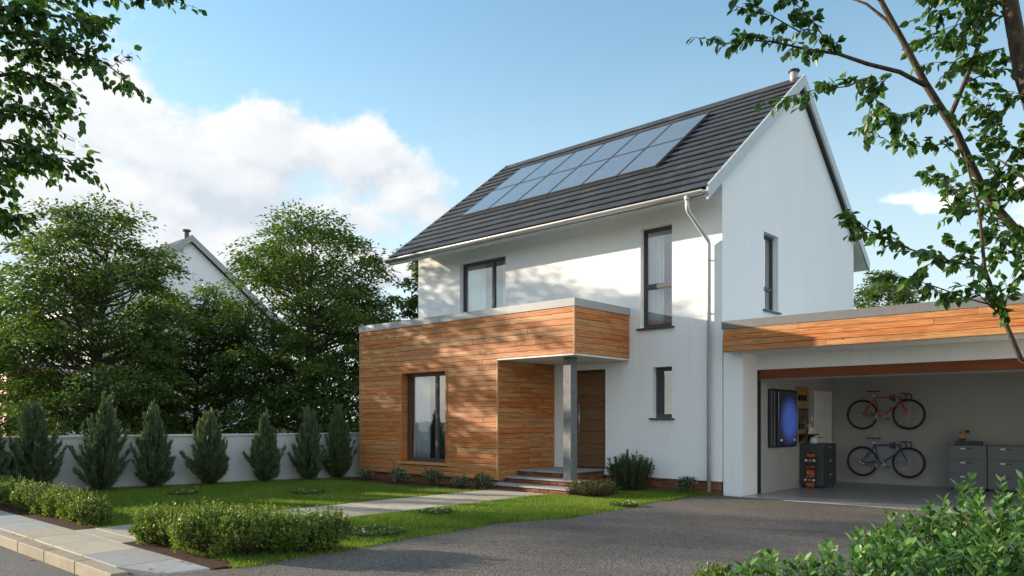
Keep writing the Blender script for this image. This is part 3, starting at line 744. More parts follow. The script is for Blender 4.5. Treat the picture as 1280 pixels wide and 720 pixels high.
planks(clad, 'Y', BY, -1, BX0+.03, BX1-.03, SOF, BZ1, [], seed=4)
planks(clad, 'X', BX1, 1, BY+.03, -.01, SOF, BZ1, [], seed=6, segs=(.6, 1.4))
planks(clad, 'X', RX, 1, BY+.03, -.01, BZ0, SOF-.035, [], seed=7, segs=(.5, 1.4))
for (a, b) in (((BX1-.028, BY-.008, SOF-.02), (BX1+.008, BY+.028, BZ1)), ((RX-.026, BY-.007, BZ0), (RX+.007, BY+.028, SOF-.04)), ((BX0-.006, BY-.007, BZ0), (BX0+.028, BY+.03, BZ1))):
    MB().cbox(a, b, .003).build('corner_trim', M_TRIM, clad)
# bay window: deep timber reveal, two lights, sill
x0, x1, z0, z1 = hb
m = MB(); panel(m, 'Y', BY-.012, BY+.26, x0-.03, x1+.03, z0-.03, z1+.03, [(x0+.009, x1-.009, z0+.009, z1-.009)]); raw_build(m, 'window_reveal', M_WOOD, clad)
bwn = window_y((hb[0]+.009, hb[1]-.009, hb[2]+.009, hb[3]-.009), BY+.17, house, mull_x=-6.02, curt=[(-6.95, -6.36, 7), (-5.82, -5.56, 3)], sill=False)
MB().cbox((x0-.05, BY-.06, z0-.05), (x1+.05, BY+.16, z0-.004), .006).build('sill', M_TRIM, bwn)
# room inside the bay
m = MB(); m.box((BX0+.26, BY+.26, BZ0+.1), (RX-.26, -.01, BZ0+.18)); m.build('bay_floor', M_FLOORI, house)

# ---- plinth and bricks
plinth = MB().box((-2.66, .035, -.1), (-.02, .29, .247)).build('plinth', M_MORT, house)
plinth2 = MB().box((BX0+.06, BY+.09, -.1), (RX-.06, -.01, BZ0-.003)).build('plinth', M_MORT, house)
def brick_mesh(L, D, H): 
    return MB().cbox((0, 0, 0), (L, D, H), .004)
BL, BH, BDp, J = .215, .065, .05, .010
bproto = brick_mesh(BL, BDp, BH).build('brick', M_BRICK); bmeshd = bproto.data; bpy.data.objects.remove(bproto)
brg = random.Random(8)
def bricks(parent, p0, d, ln, z0, z1, nout):
    """course bricks along direction d ('x' or 'y') from p0=(x,y), outer face on p0 line; nout = outward unit (x,y)"""
    ncr = max(1, round((z1-z0)/(BH+J))); ch = (z1-z0)/ncr
    for r in range(ncr):
        u = -(BL+J)/2 if r % 2 else 0.0
        while u < ln-.02:
            a, b = max(u, 0), min(u+BL, ln)
            if b-a > .03:
                o = bpy.data.objects.new('brick', bmeshd); COL.objects.link(o); o.parent = parent
                k = brg.uniform(-.003, .003)
                # mesh runs +x with its outer face at local y=0
                if d == 'x': o.location = (p0[0]+a, p0[1]-.0+k, z0+r*ch+J/2); o.rotation_euler = (0, 0, 0)
                else: o.location = (p0[0]+k, p0[1]+a, z0+r*ch+J/2); o.rotation_euler = (0, 0, R(90))
                o.scale = ((b-a)/BL, 1, (ch-J)/BH)
            u += BL+J
bricks(plinth, (-2.66, .02), 'x', 2.64, -.03, .245, None)
bricks(plinth2, (BX0+.07, BY+.075), 'x', RX-.07-(BX0+.07), -.05, BZ0-.005, None)
# ---- porch, steps and column
PX0, PX1 = RX+.002, -2.66
def step(x0, x1, y0, y1, z0, z1, sides=True):
    s = MB().box((x0+.03, y0+.04, -.1), (x1-.03, y1, z1-.035)).build('step', M_MORT, house)
    MB().cbox((x0-.015, y0-.02, z1-.034), (x1+.015, y1, z1), .005).build('tread', M_STEPS, s)
    bricks(s, (x0+.02, y0+.02), 'x', x1-x0-.04, z0, z1-.036, None)
    if sides: bricks(s, (x1-.02, y0+.075), 'y', y1-y0-.08, z0, z1-.036, None)
    return s
step(PX0, PX1, -1.26, -.004, -.03, .37)
step(PX0-.0, -2.06, -1.62, -1.285, -.03, .245)
step(-4.22, -2.02, -2.04, -1.645, -.03, .125)
cx, cy = -2.43, -1.47
colm = MB().cbox((cx-.10, cy-.10, .246), (cx+.10, cy+.10, SOF-.032), .012).build('porch_column', M_COLU, house)
MB().cbox((cx-.115, cy-.115, .2455), (cx+.115, cy+.115, .262), .004).build('base_plate', M_COLU, colm)
# front door: horizontal boards
dx0, dx1, dz0, dz1 = WIN['door']
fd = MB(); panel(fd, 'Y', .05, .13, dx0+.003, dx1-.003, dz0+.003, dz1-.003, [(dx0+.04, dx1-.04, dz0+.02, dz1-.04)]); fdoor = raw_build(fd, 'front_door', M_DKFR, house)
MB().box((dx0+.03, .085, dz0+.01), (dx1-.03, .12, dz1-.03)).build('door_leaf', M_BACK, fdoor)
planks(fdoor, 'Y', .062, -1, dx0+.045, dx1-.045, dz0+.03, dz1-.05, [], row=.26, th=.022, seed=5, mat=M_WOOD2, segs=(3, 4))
m = MB(); m.tube([(dx0+.14, .045, 1.05), (dx0+.14, .045, 1.75)], .014, 8)
for z in (1.15, 1.65): m.tube([(dx0+.14, .045, z), (dx0+.14, .066, z)], .008, 6)
m.build('door_handle', M_ZINC, fdoor, True)

# ---- solar panels
SXa, SXb = -7.50, -1.73; NC = 6; pw = (SXb-SXa)/NC
svals = [(y+OV)/dy for y in (.56, 1.735, 2.90)]
def solar(ix, row):
    s0, s1 = svals[row], svals[row+1]; L = s1-s0; Wp = pw; g = .012
    root = empty('solar_panel'); y0 = -OV+dy*s0; z0 = ZE+dz*s0
    root.location = (SXa+ix*pw, y0, z0); root.rotation_euler = (ang, 0, 0)
    m = MB(); m.box((g, g, .066), (Wp-g, L-g, .108)); m.build('backing', M_BLACK, root)
    m = MB()
    for a, b in (((g-.004, g-.004), (Wp-g+.004, g+.018)), ((g-.004, L-g-.018), (Wp-g+.004, L-g+.004)), ((g-.004, g+.0185), (g+.018, L-g-.0185)), ((Wp-g-.018, g+.0185), (Wp-g+.004, L-g-.0185))):
        m.box((*a, .062), (*b, .118))
    m.build('frame', M_DKFR, root)
    m = MB(); m.box((g+.0185, g+.0185, .109), (Wp-g-.0185, L-g-.0185, .113)); m.build('glass', M_SOLAR, root)
    m = MB()
    for xx in (.2, Wp-.2): m.box((xx-.02, .05, .02), (xx+.02, L-.05, .0655))
    m.build('rail', M_ZINC, root)
    tag(root, 'solar panel in the %s row on the slate roof, %s' % (('lower', 'upper')[row], ('farthest from the flue', 'fifth from the flue end', 'fourth from the flue end', 'third from the flue end', 'second from the flue end', 'nearest the flue')[ix]), 'solar panel', 'solar panels on the slate roof')
for r in (0, 1):
    for i in range(NC): solar(i, r)

# ================================================================== GARAGE
gar = empty('garage', (0, 0, 0)); tag(gar, 'open white flat roofed garage with larch fascia beside the house', 'garage')
GX1, GB, LX = 6.4, 4.55, .40; GC = 2.64
mb = MB()
panel(mb, 'X', LX, .02, .004, GB+.2, -.1, GC)                       # left pier and inner wall
mb.box((LX, .60, 2.345), (GX1-.4, .72, GC)); mb.box((GX1-.4, .004, -.1), (GX1, GB+.2, GC))
raw_build(mb, 'wall', M_STUC, gar)
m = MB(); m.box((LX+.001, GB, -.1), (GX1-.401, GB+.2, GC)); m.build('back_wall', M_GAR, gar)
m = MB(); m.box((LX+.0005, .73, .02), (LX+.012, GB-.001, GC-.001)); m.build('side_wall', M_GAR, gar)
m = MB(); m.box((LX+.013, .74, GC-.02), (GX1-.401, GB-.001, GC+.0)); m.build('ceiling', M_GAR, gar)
m = MB(); m.box((.16, -.28, GC), (GX1+.25, GB+.25, 3.02)); m.build('roof', M_CAP, gar)
m = MB(); m.box((.175, -.27, GC-.012), (GX1+.23, .60, GC-.001)); m.build('soffit', M_SOFF, gar)
m = MB(); m.box((.15, -.335, 3.045), (GX1+.28, -.15, 3.19)); m.box((GX1+.1, -.15, 3.045), (GX1+.28, GB+.3, 3.19)); m.build('parapet_capping', M_CAPD, gar)
fas = MB().box((.165, -.302, GC+.0), (GX1+.24, -.281, 3.04)).build('fascia', M_BACK, gar)
planks(fas, 'Y', -.325, -1, .17, GX1+.24, GC-.01, 3.045, [], row=.10, th=.02, seed=12, segs=(2.0, 3.6))
m = MB(); m.box((LX+.02, -.15, -.1), (GX1-.42, GB-.002, .012)); m.build('floor', M_FLOORG, gar)
rd = empty('x'); bpy.data.objects.remove(rd)
rdoor = MB().cbox((LX+.02, .655, 2.175), (GX1-.42, .70, 2.35), .004).build('roller_door', M_WOOD_SHADED, gar)
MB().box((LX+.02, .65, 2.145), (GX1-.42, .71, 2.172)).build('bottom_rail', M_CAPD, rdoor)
MB().box((LX+.002, .62, .0), (LX+.028, .72, 2.34)).build('door_track', M_BLACK, gar)
# white inner door on the side wall
idr = MB(); panel(idr, 'X', LX+.013, LX+.045, 3.45, 4.42, .013, 2.03, [(3.50, 4.37, .013, 1.98)]); idoor = raw_build(idr, 'inner_door', M_WHITE, gar)
MB().cbox((LX+.014, 3.505, .02), (LX+.034, 4.365, 1.975), .003).build('door_leaf', M_WHITE, idoor)
m = MB(); m.tube([(LX+.034, 3.58, 1.02), (LX+.08, 3.58, 1.02), (LX+.08, 3.72, 1.02)], .011, 8); m.build('door_handle', M_CHROME, idoor, True)
ls = MB().cbox((LX+.0125, 3.27, 1.38), (LX+.022, 3.35, 1.47), .003).build('light_switch', M_WHITE, gar)

# battery unit on the side wall
bt = empty('battery_unit', (LX+.012, 1.67, .86)); tag(bt, 'tall black wall battery with glowing blue glass front in the garage', 'battery')
o = MB().cbox((.0, -.62, .0), (.085, .62, 1.14), .02).build('casing', M_BLACK, bt)
MB().cbox((.0855, -.36, .03), (.11, .60, 1.11), .02).build('front_panel', M_BATT, bt)
MB().cbox((.0855, -.60, .02), (.10, -.42, 1.12), .006).build('side_panel', M_BLACK, bt)
MB().cbox((.10005, -.525, .04), (.103, -.515, 1.1), .001).build('trim_strip', M_ZINC, bt)
for yy in (-.22, .42): MB().cbox((.1105, yy-.05, .12), (.115, yy+.05, .165), .003).build('badge', M_WHITE, bt)
# tool board with holders
tb = MB().cbox((LX+.0125, 2.42, .93), (LX+.03, 3.10, 2.10), .003).build('tool_board', M_OSB); tag(tb, 'narrow chipboard tool board hung with small tools above grey cabinet', 'tool board')
def tools_rack(z, y0, y1, n, hh, mat, rackmat, name, label):
    r = empty(name, (LX+.031, (y0+y1)/2, z)); tag(r, label, 'tool rack')
    w2 = (y1-y0)/2
    MB().cbox((0, -w2, -.06), (.05, w2, .06), .004).build('tray', rackmat, r)
    for k in range(n):
        yy = -w2+(k+.5)*2*w2/n; m = MB(); m.tube([(.03, yy, .0601), (.03, yy, .06+hh*(.8+.3*math.sin(k*2.3)))], .012, 6); m.build('tool', mat, r)
tools_rack(1.86, 2.50, 2.86, 4, .09, M_YEL, M_BLACK, 'screwdriver_rack', 'black rack of yellow handled screwdrivers high on the tool board')
rk = empty('spanner_rack', (LX+.031, 2.76, 1.62)); tag(rk, 'row of hanging steel spanners on the tool board', 'tool rack')
MB().cbox((0, -.26, -.012), (.03, .26, .012), .003).build('rail', M_BLACK, rk)
for k in range(9):
    yy = -.23+k*.057; ln = .2+.09*abs(k-4)/4; m = MB(); m.tube([(.02, yy, -.0125), (.02, yy, -ln)], .008, 6); m.tube([(.02, yy, -ln), (.02, yy, -ln-.03)], .015, 6); m.build('spanner', M_CABD, rk)
tools_rack(1.27, 2.52, 2.72, 2, .12, M_CABD, M_BLACK, 'pliers_rack', 'small black holder with two pliers low on the tool board')
sh = empty('wall_shelf', (LX+.031, 2.80, 1.08)); tag(sh, 'short black wall shelf on brackets below the hanging tools', 'shelf')
MB().cbox((0, -.36, 0), (.2, .36, .025), .003).build('board', M_BLACK, sh)
for yy in (-.24, .24): MB().prism([(.002, yy-.012, -.001), (.15, yy-.012, -.001), (.002, yy-.012, -.16)], (0, .024, 0)).build('bracket', M_BLACK, sh)
rg = random.Random(3)
jr = MB().tube([(LX+.13, 2.98, 1.1055), (LX+.13, 2.98, 1.20), (LX+.13, 2.98, 1.22), (LX+.13, 2.98, 1.25)], [.05, .05, .03, .032], 12).build('jar', M_WHITE, None, True); tag(jr, 'white jar standing on the black wall shelf', 'jar')
pl = empty('shelf_ornament', (LX+.13, 2.86, 1.1055)); tag(pl, 'small pale twig ornament on the black wall shelf', 'ornament')
m = MB(); m.tube([(0, 0, 0), (0, 0, .05)], [.025, .03], 8); m.build('base', M_WHITE, pl)
for k in range(4): m = MB(); m.tube([(0, 0, .05), (.02*math.cos(k*1.7), .03*math.sin(k*1.7), .12), (.03*math.cos(k*1.7), .05*math.sin(k*1.7), .2)], .008, 5); m.build('twig', M_WHITE, pl)

# charcoal cabinet with three drawers facing the room
cb = empty('tool_cabinet', (LX+.02, 2.62, .012)); tag(cb, 'charcoal three drawer cabinet against the garage side wall', 'cabinet')
MB().cbox((0, 0, .03), (.46, .78, .90), .005).build('carcass', M_CABD, cb)
for i in range(3):
    d = MB().cbox((.4605, .02, .06+i*.28), (.478, .76, .33+i*.28), .004).build('drawer', M_CABD, cb)
    m = MB(); m.tube([(.478, .39, .26+i*.28), (.50, .39, .26+i*.28)], [.018, .024], 10); m.build('knob', M_CHROME, d, True)
for xx in (.05, .41):
    for yy in (.05, .73): MB().box((xx-.02, yy-.02, 0), (xx+.02, yy+.02, .0295)).build('foot', M_BLACK, cb)
kt = empty('kettle', (LX+.25, 2.78, .913)); tag(kt, 'small white kettle on top of the charcoal cabinet', 'kettle')
m = MB(); m.tube([(0, 0, 0), (0, 0, .06), (0, 0, .12), (0, 0, .14)], [.08, .085, .06, .02], 14); m.build('body', M_WHITE, kt, True)
m = MB(); m.tube([(0, .08, .03), (0, .13, .06), (0, .12, .11), (0, .06, .12)], .01, 6); m.build('handle', M_BLACK, kt, True)
# skateboard leaning on the cabinet's side
sk = empty('skateboard', (LX+.27, 2.60, .012)); tag(sk, 'orange and black skateboard stood upright against the charcoal cabinet', 'skateboard'); sk.rotation_euler = (R(-4), 0, 0)
n = 24; prof = []
for k in range(n):
    a = 2*math.pi*k/n; c, s = math.cos(a), math.sin(a)
    prof.append((.10*math.copysign(abs(c)**.8, c), .36+(.26 if True else 0)*math.copysign(1, s)*(1 if abs(s) > .2 else 0)+.10*s))
prof = [(.1, .1)] + [(.1*math.cos(a), .62+.1*math.sin(a)) for a in np.linspace(0, math.pi, 9)] + [(.1*math.cos(a), .1+.1*math.sin(a)) for a in np.linspace(math.pi, 2*math.pi, 9)]
deck = MB().prism([(x, -.065, z) for x, z in prof], (0, .012, 0)).build('deck', M_BLACK, sk)
srg = random.Random(6)
for z0, z1, sk2 in ((.02, .10, 0), (.19, .24, .03), (.27, .36, -.05), (.40, .43, .05), (.52, .58, 0), (.63, .69, .0)):
    wv = .085
    MB().prism([(-wv, -.068, z0), (wv, -.068, z0+sk2), (wv, -.068, z1-abs(sk2)*.4), (-wv, -.068, z1)], (0, .0028, 0)).build('stripe', M_ORANGE, deck)
for z in (.15, .55):
    tk = MB(); tk.box((-.025, -.10, z-.02), (.025, -.0655, z+.02)); tk.tube([(-.085, -.11, z), (.085, -.11, z)], .010, 6); tr = tk.build('truck', M_CHROME, sk)
    for xx in (-.085, .085): m = MB(); m.tube([(xx-.016, -.11, z), (xx+.016, -.11, z)], .026, 10); m.build('wheel', M_WHITE, tr, True)

# grey drawer cabinets against the back wall
def drawers(x0, label):
    c = empty('drawer_cabinet', (x0, 4.02, .012)); tag(c, label, 'cabinet', 'grey drawer cabinets in the garage')
    MB().cbox((0, .02, .045), (.665, .50, .89), .004).build('carcass', M_CAB, c)
    MB().box((.03, .06, 0), (.635, .48, .044)).build('base', M_BLACK, c)
    for i in range(3):
        z = .055+i*.279
        d = MB().cbox((.008, .002, z), (.657, .0195, z+.272), .003).build('drawer', M_CAB, c)
        MB().box((.22, -.001, z+.20), (.42, .0018, z+.218)).build('handle_slot', M_BLACK, d)
        MB().cbox((.215, -.006, z+.195), (.30, -.0012, z+.225), .001).build('label_plate', M_WHITE, d)
drawers(2.86, 'grey three drawer cabinet carrying the yellow drill')
drawers(3.535, 'grey three drawer cabinet next to the one with the drill, top bare')
drawers(4.21, 'grey three drawer cabinet at the end of the row, away from the drill')
dc = empty('tool_case', (3.16, 4.22, .9025)); tag(dc, 'long low black tool case lying on the grey drawer cabinet', 'case')
MB().cbox((-.2, -.08, 0), (.25, .08, .075), .008).build('shell', M_CABD, dc); 
for xx in (-.19, .14, .2): MB().cbox((xx-.012, -.084, .0), (xx+.012, .084, .08), .002).build('strap', M_BLACK, dc)
dr = empty('cordless_drill', (3.06, 4.22, .983)); tag(dr, 'yellow and black cordless drill standing on the black tool case', 'drill')
MB().cbox((-.06, -.04, 0), (.06, .04, .05), .006).build('battery_pack', M_BLACK, dr)
MB().prism([(-.03, -.022, .0505), (.025, -.022, .0505), (.045, -.022, .15), (-.0, -.022, .15)], (0, .044, 0)).build('grip', M_YEL, dr)
m = MB(); m.tube([(-.05, 0, .185), (.07, 0, .185)], [.035, .036], 10); m.build('motor_housing', M_YEL, dr, True)
m = MB(); m.tube([(.071, 0, .185), (.12, 0, .185), (.14, 0, .185)], [.032, .03, .01], 10); m.build('chuck', M_BLACK, dr, True)

# bicycles on the back wall
def bicycle(name, zc, paint, label, yb=GB-.21, post=.05):
    b = empty(name, (0, yb, zc)); tag(b, label, 'bicycle', 'bicycles hung on the garage wall')
    rx, fx = 1.125, 2.05; rr = .325
    Rw, Fw = (rx, 0, 0), (fx, 0, 0)
    for c in (Rw, Fw):
        wh = empty('wheel'); wh.parent = b
        m = MB(); m.torus(c, (0, 1, 0), rr-.012, .0165, 40, 8); m.build('tyre', M_RUBB, wh, True)
        m = MB(); m.torus(c, (0, 1, 0), rr-.036, .012, 40, 6); m.build('rim', M_BLACK, wh, True)
        m = MB()
        for k in range(20):
            a = 2*math.pi*k/20+.1; e = (c[0]+(rr-.04)*math.cos(a), 0, (rr-.04)*math.sin(a)); a2 = a+(.7 if k % 2 else -.7)
            m.tube([(c[0]+.022*math.cos(a2), .022*(1 if k % 2 else -1), .022*math.sin(a2)), e], .0030, 4)
        m.build('spokes', M_CHROME, wh)
        m = MB(); m.tube([(c[0], -.05, 0), (c[0], -.03, 0), (c[0], .03, 0), (c[0], .05, 0)], [.012, .026, .026, .012], 12); m.build('hub', M_CHROME, wh, True)
    seat_t = (1.375, 0, .36); bb = (1.50, 0, -.05); ht = (1.885, 0, .37); hb_ = (1.905, 0, .27)
    m = MB()
    m.tube([seat_t, ht], .017, 8); m.tube([bb, hb_], .019, 8); m.tube([seat_t, bb], .017, 8); m.tube([ht, hb_], .021, 8)
    for s in (-1, 1):
        m.tube([(1.38, s*.018, .35), (rx, s*.055, 0)], .010, 6); m.tube([(1.49, s*.03, -.05), (rx, s*.055, 0)], .011, 6)
    m.tube([(bb[0], -.035, bb[2]), (bb[0], .035, bb[2])], .024, 10)
    fr = m.build('frame', paint, b, True)
    m = MB()
    for s in (-1, 1): m.tube([(1.908, s*.03, .255), (1.94, s*.045, .18), (2.02, s*.052, .04), (fx, s*.052, 0)], [.014, .013, .010, .009], 8)
    m.tube([(1.908, -.04, .26), (1.908, .04, .26)], .016, 8); m.build('fork', paint, b, True)
    m = MB(); m.tube([(1.375, 0, .355), (1.345, 0, .44+post)], .0135, 8); m.build('seat_post', M_CHROME, b, True)
    m = MB(); zt = .455+post
    P = [(-.13, .065), (-.05, .06), (.03, .028), (.13, .018), (.145, 0)]; poly = [(1.355+x, y, zt) for x, y in P] + [(1.355+x, -y, zt) for x, y in P[::-1][1:]]
    m.prism(poly, (0, 0, .028)); m.build('saddle', M_BLACK, b)
    m = MB(); m.tube([(1.885, 0, .37), (1.878, 0, .425), (1.95, 0, .435)], .013, 8); m.build('stem', M_CHROME, b, True)
    m = MB()
    for s in (-1, 1):
        m.tube([(1.95, 0, .435), (1.95, s*.16, .435), (1.975, s*.19, .438), (2.04, s*.20, .425), (2.065, s*.20, .37), (2.04, s*.20, .315), (1.98, s*.20, .30), (1.93, s*.20, .305)], .0125, 8)
    m.build('handlebar', M_BLACK, b, True)
    m = MB()
    m.torus((bb[0], -.045, bb[2]), (0, 1, 0), .085, .006, 24, 6)
    for k in range(5): a = k*2*math.pi/5; m.tube([(bb[0], -.045, bb[2]), (bb[0]+.082*math.cos(a), -.045, bb[2]+.082*math.sin(a))], .006, 4)
    m.tube([(bb[0], -.06, bb[2]), (bb[0]+.16, -.065, bb[2]-.05)], .009, 6); m.tube([(bb[0], .06, bb[2]), (bb[0]-.16, .065, bb[2]+.05)], .009, 6)
    m.build('crankset', M_CHROME, b, True)
    m = MB(); m.tube([(rx, -.045, .035), (bb[0], -.045, bb[2]+.088)], .0045, 4); m.tube([(rx, -.045, -.035), (bb[0], -.045, bb[2]-.088)], .0045, 4); m.torus((rx, -.045, 0), (0, 1, 0), .036, .005, 16, 5); m.build('chain', M_CHROME, b)
    for s, e in ((-1, (bb[0]+.16, bb[2]-.05)), (1, (bb[0]-.16, bb[2]+.05))):
        y0_, y1_ = sorted((s*.075, s*.165)); MB().cbox((e[0]-.045, y0_, e[1]-.012), (e[0]+.045, y1_, e[1]+.012), .003).build('pedal', M_BLACK, b)
    # wall hook
    hk = MB(); hk.box((1.70, -.03, .33), (1.72, .205, .345)); hk.box((1.695, -.045, .30), (1.725, -.03, .42)); hk.box((1.68, .19, .28), (1.74, .2095, .42)); hk.build('wall_hook', M_BLACK, b)
    return b
bicycle('road_bicycle', 1.52, M_RED, 'red road bicycle hung on the garage wall above the blue one', post=.03)
bicycle('road_bicycle', .50, M_BLUE, 'blue road bicycle hung on the garage wall below the red one', post=.04)

# ================================================================== NEIGHBOUR HOUSE
def neighbour(ox, oy):
    nb = empty('neighbour_house', (ox, oy, 0)); tag(nb, 'white gabled neighbouring house half hidden behind the garden trees', 'house')
    Wd, D = 9.0, 7.2; ze, zr = 5.45, 8.85; m = MB()
    panel(m, 'Y', 0, .3, -Wd, 0, -.1, 5.8, [(-7, -5.5, 3.6, 5.2), (-2, -1.2, 3.2, 5.2), (-1.6, -1.1, 1.2, 2.4)])
    panel(m, 'X', 0, -.3, .3, D-.3, -.1, 5.8, [(1.8, 2.5, 3.6, 5.2), (2.2, 2.5, 1.3, 2.3)]); panel(m, 'X', -Wd, -Wd+.3, .3, D-.3, -.1, 5.8); panel(m, 'Y', D, D-.3, -Wd, 0, -.1, 5.8)
    raw_build(m, 'wall', M_STUC, nb)
    m = MB()
    for xa in (0, -Wd+.3): MB().prism([(xa, 0, 5.8), (xa, D, 5.8), (xa, D/2, zr-.2)], (-.3, 0, 0)).build('gable_wall', M_STUC, nb)
    m = MB()
    for s in (0, 1):
        f = (lambda y: y) if s == 0 else (lambda y: D-y)
        m.prism([(-Wd-.15, f(-.8), ze-.15), (-Wd-.15, f(-.8), ze+.03), (-Wd-.15, f(D/2), zr+.03), (-Wd-.15, f(D/2), zr-.18)], (Wd+.3, 0, 0))
    rf = m.build('roof', M_TILE, nb)
    for s in (0, 1):
        f = (lambda y: y) if s == 0 else (lambda y: D-y)
        m = MB(); m.prism([(.155, f(-.82), ze-.25), (.155, f(-.82), ze+.06), (.155, f(D/2), zr+.07), (.155, f(D/2), zr-.2)], (.04, 0, 0)); m.build('bargeboard', M_CAP, nb)
    m = MB(); m.tube([(-.3, D/2, zr-.05), (-.3, D/2, zr+.3)], .1, 10); m.tube([(-.3, D/2, zr+.28), (-.3, D/2, zr+.34)], .17, 10); m.build('flue', M_DKFR, nb)
    for (x0, x1, z0, z1) in ((-7, -5.5, 3.6, 5.2), (-2, -1.2, 3.2, 5.2), (-1.6, -1.1, 1.2, 2.4)):
        m = MB(); panel(m, 'Y', .1, .16, x0+.002, x1-.002, z0+.002, z1-.002, [(x0+.06, x1-.06, z0+.06, z1-.06)]); wn = raw_build(m, 'window', M_DKFR, nb); MB().box((x0+.05, .12, z0+.05), (x1-.05, .13, z1-.05)).build('pane', M_GLASSB, wn)
    for (y0, y1, z0, z1) in ((1.8, 2.5, 3.6, 5.2), (2.2, 2.5, 1.3, 2.3)):
        m = MB(); panel(m, 'X', -.1, -.16, y0+.002, y1-.002, z0+.002, z1-.002, [(y0+.05, y1-.05, z0+.05, z1-.05)]); wn = raw_build(m, 'window', M_DKFR, nb); MB().box((-.13, y0+.04, z0+.04), (-.12, y1-.04, z1-.04)).build('pane', M_GLASSB, wn)
    m = MB(); m.box((-Wd+.3, D-.5, 0), (-.3, D-.45, 5.6)); m.box((-Wd+.31, .31, 2.8), (-.31, D-.5, 2.9)); m.build('interior_wall', M_ROOM, nb)
    bay = MB().box((-Wd-.0, -1.8, .1), (-4, -.002, 3.5)).build('timber_bay', M_WOOD, nb); MB().box((-Wd-.02, -1.84, 3.501), (-3.98, -.004, 3.64)).build('capping', M_CAP, bay)
    MB().cbox((-.25, -.09, 0), (-.17, -.01, 5.3), .01).build('downpipe', M_DKFR, nb)
neighbour(-23.9, -2.55)

# ================================================================== TREES
def crown_tree(name, label, base, h, rad, seed, nclump=130, per=260, leaf=.13, mat=None, z_lo=.16, group=None, shape=1.0, kind_flat=.24, trunk_r=.13, cr=.52):
    rg = np.random.default_rng(seed); base = np.array(base, float); mat = mat or M_LEAF1
    root = empty(name, base); tag(root, label, 'tree', group)
    # clump centres spread through an uneven crown
    lobes = [(rg.uniform(0, 2*math.pi), rg.uniform(.75, 1.25), rg.uniform(-.3, .3)) for _ in range(5)]
    C = []; tries = 0
    while len(C) < nclump and tries < nclump*60:
        tries += 1
        v = rg.uniform(z_lo, 1.0); a = rg.uniform(0, 2*math.pi)
        e = (v-z_lo)/(1-z_lo)
        prof = math.sqrt(max(0, 1-((e-.36)/.66)**2)) if e > .36 else .74+.26*e/.36
        prof = max(.06, prof)*shape
        k = 1+.22*math.sin(2*a+lobes[0][0])+.14*math.sin(3*a+lobes[1][0]+e*4)
        rr = rad*prof*k*math.sqrt(rg.uniform(.10, 1.0))
        p = np.array([rr*math.cos(a), rr*math.sin(a), h*v-(.12*rr)])
        if C and min(np.linalg.norm((p-q)*[1, 1, 1.7]) for q in C) < cr*rad*.42: continue
        C.append(p)
    C = np.array(C)
    # trunk with limbs
    m = MB(); lean = rg.normal(0, .025, 2)
    def tr(z): return np.array([lean[0]*z*math.sin(z*.7)+.04*math.sin(z*2.1), lean[1]*z, z])
    zs = np.linspace(-.12, h*.9, 12); m.tube([tr(z) for z in zs], [trunk_r*(1.35 if i == 0 else 1)*(1-.9*i/11)+.008 for i in range(12)], 8)
    trunk = m.build('trunk', M_BARK, root, True)
    m = MB()
    for p in C:
        hz = max(.35, p[2]-np.linalg.norm(p[:2])*rg.uniform(.35, .75)); s = tr(hz)
        mid = s*.5+p*.5+np.array([0, 0, -.10*np.linalg.norm(p[:2])])+rg.normal(0, .06, 3)
        q1 = s*.75+mid*.25+rg.normal(0, .02, 3); L = np.linalg.norm(p-s)
        r0 = min(trunk_r*.5, .012+.014*L)
        m.tube([s, q1*.4+(s*.4+mid*.6)*.6, mid, mid*.45+p*.55+rg.normal(0, .05, 3), p], [r0, r0*.8, r0*.6, r0*.4, .006], 5, cap=False)
    m.build('branches', M_BARK, root, True)
    # leaves: flattened sprays
    n = len(C)*per; ci = np.repeat(np.arange(len(C)), per); cs = rg.uniform(.65, 1.35, len(C))*rad*.26
    d = nrmz(rg.normal(0, 1, (n, 3))); rad_ = rg.uniform(0, 1, n)**.45
    out = nrmz(C*[1, 1, .15]+1e-6)[ci]
    off = d*rad_[:, None]*cs[ci][:, None]; off[:, 2] *= kind_flat*1.25
    off += out*(rg.uniform(-.2, .5, n)*cs[ci])[:, None]
    off[:, 2] -= .35*(off[:, 0]**2+off[:, 1]**2)/(cs[ci]+.1)
    P = C[ci]+off
    A = nrmz(off*[1, 1, .4]+out*.15+rg.normal(0, .22, (n, 3)))+np.array([0, 0, -.35]); N = np.array([0, 0, 1.0])+rg.normal(0, .42, (n, 3))
    me = leaves_mesh('crown', P, A, N, leaf*rg.uniform(.7, 1.3, n), leaf*.62*rg.uniform(.8, 1.2, n), mat, rg, KITE, var=np.clip(rg.beta(1.6, 2.2, n), 0, .98))
    tag(link('crown', me, root), kind='stuff')
    return root
G_T = 'trees behind the garden wall'
crown_tree('broadleaf_tree', 'tall spreading broadleaf tree with layered crown behind the tallest conical shrubs', (-17.6, -4.65, -.12), 7.75, 2.75, 1, 165, 250, group=G_T, trunk_r=.12)
crown_tree('broadleaf_tree', 'large dense dome shaped broadleaf tree between the neighbouring house and the timber bay', (-15.1, .95, -.12), 8.25, 2.85, 2, 180, 265, group=G_T, trunk_r=.15)
crown_tree('broadleaf_tree', 'shorter dark broadleaf tree covering the foot of the white neighbouring gable', (-20.0, -.6, -.12), 6.1, 2.6, 3, 145, 250, group=G_T)
crown_tree('broadleaf_tree', 'broadleaf tree half out of view beyond the tall spreading one', (-23.0, -6.6, -.12), 6.5, 2.3, 4, 110, 230, group=G_T)
crown_tree('slender_tree', 'slender broadleaf tree showing past the white house corner above the bay', (-13.0, 3.9, -.12), 7.6, 1.35, 5, 70, 230, group=G_T, trunk_r=.08)
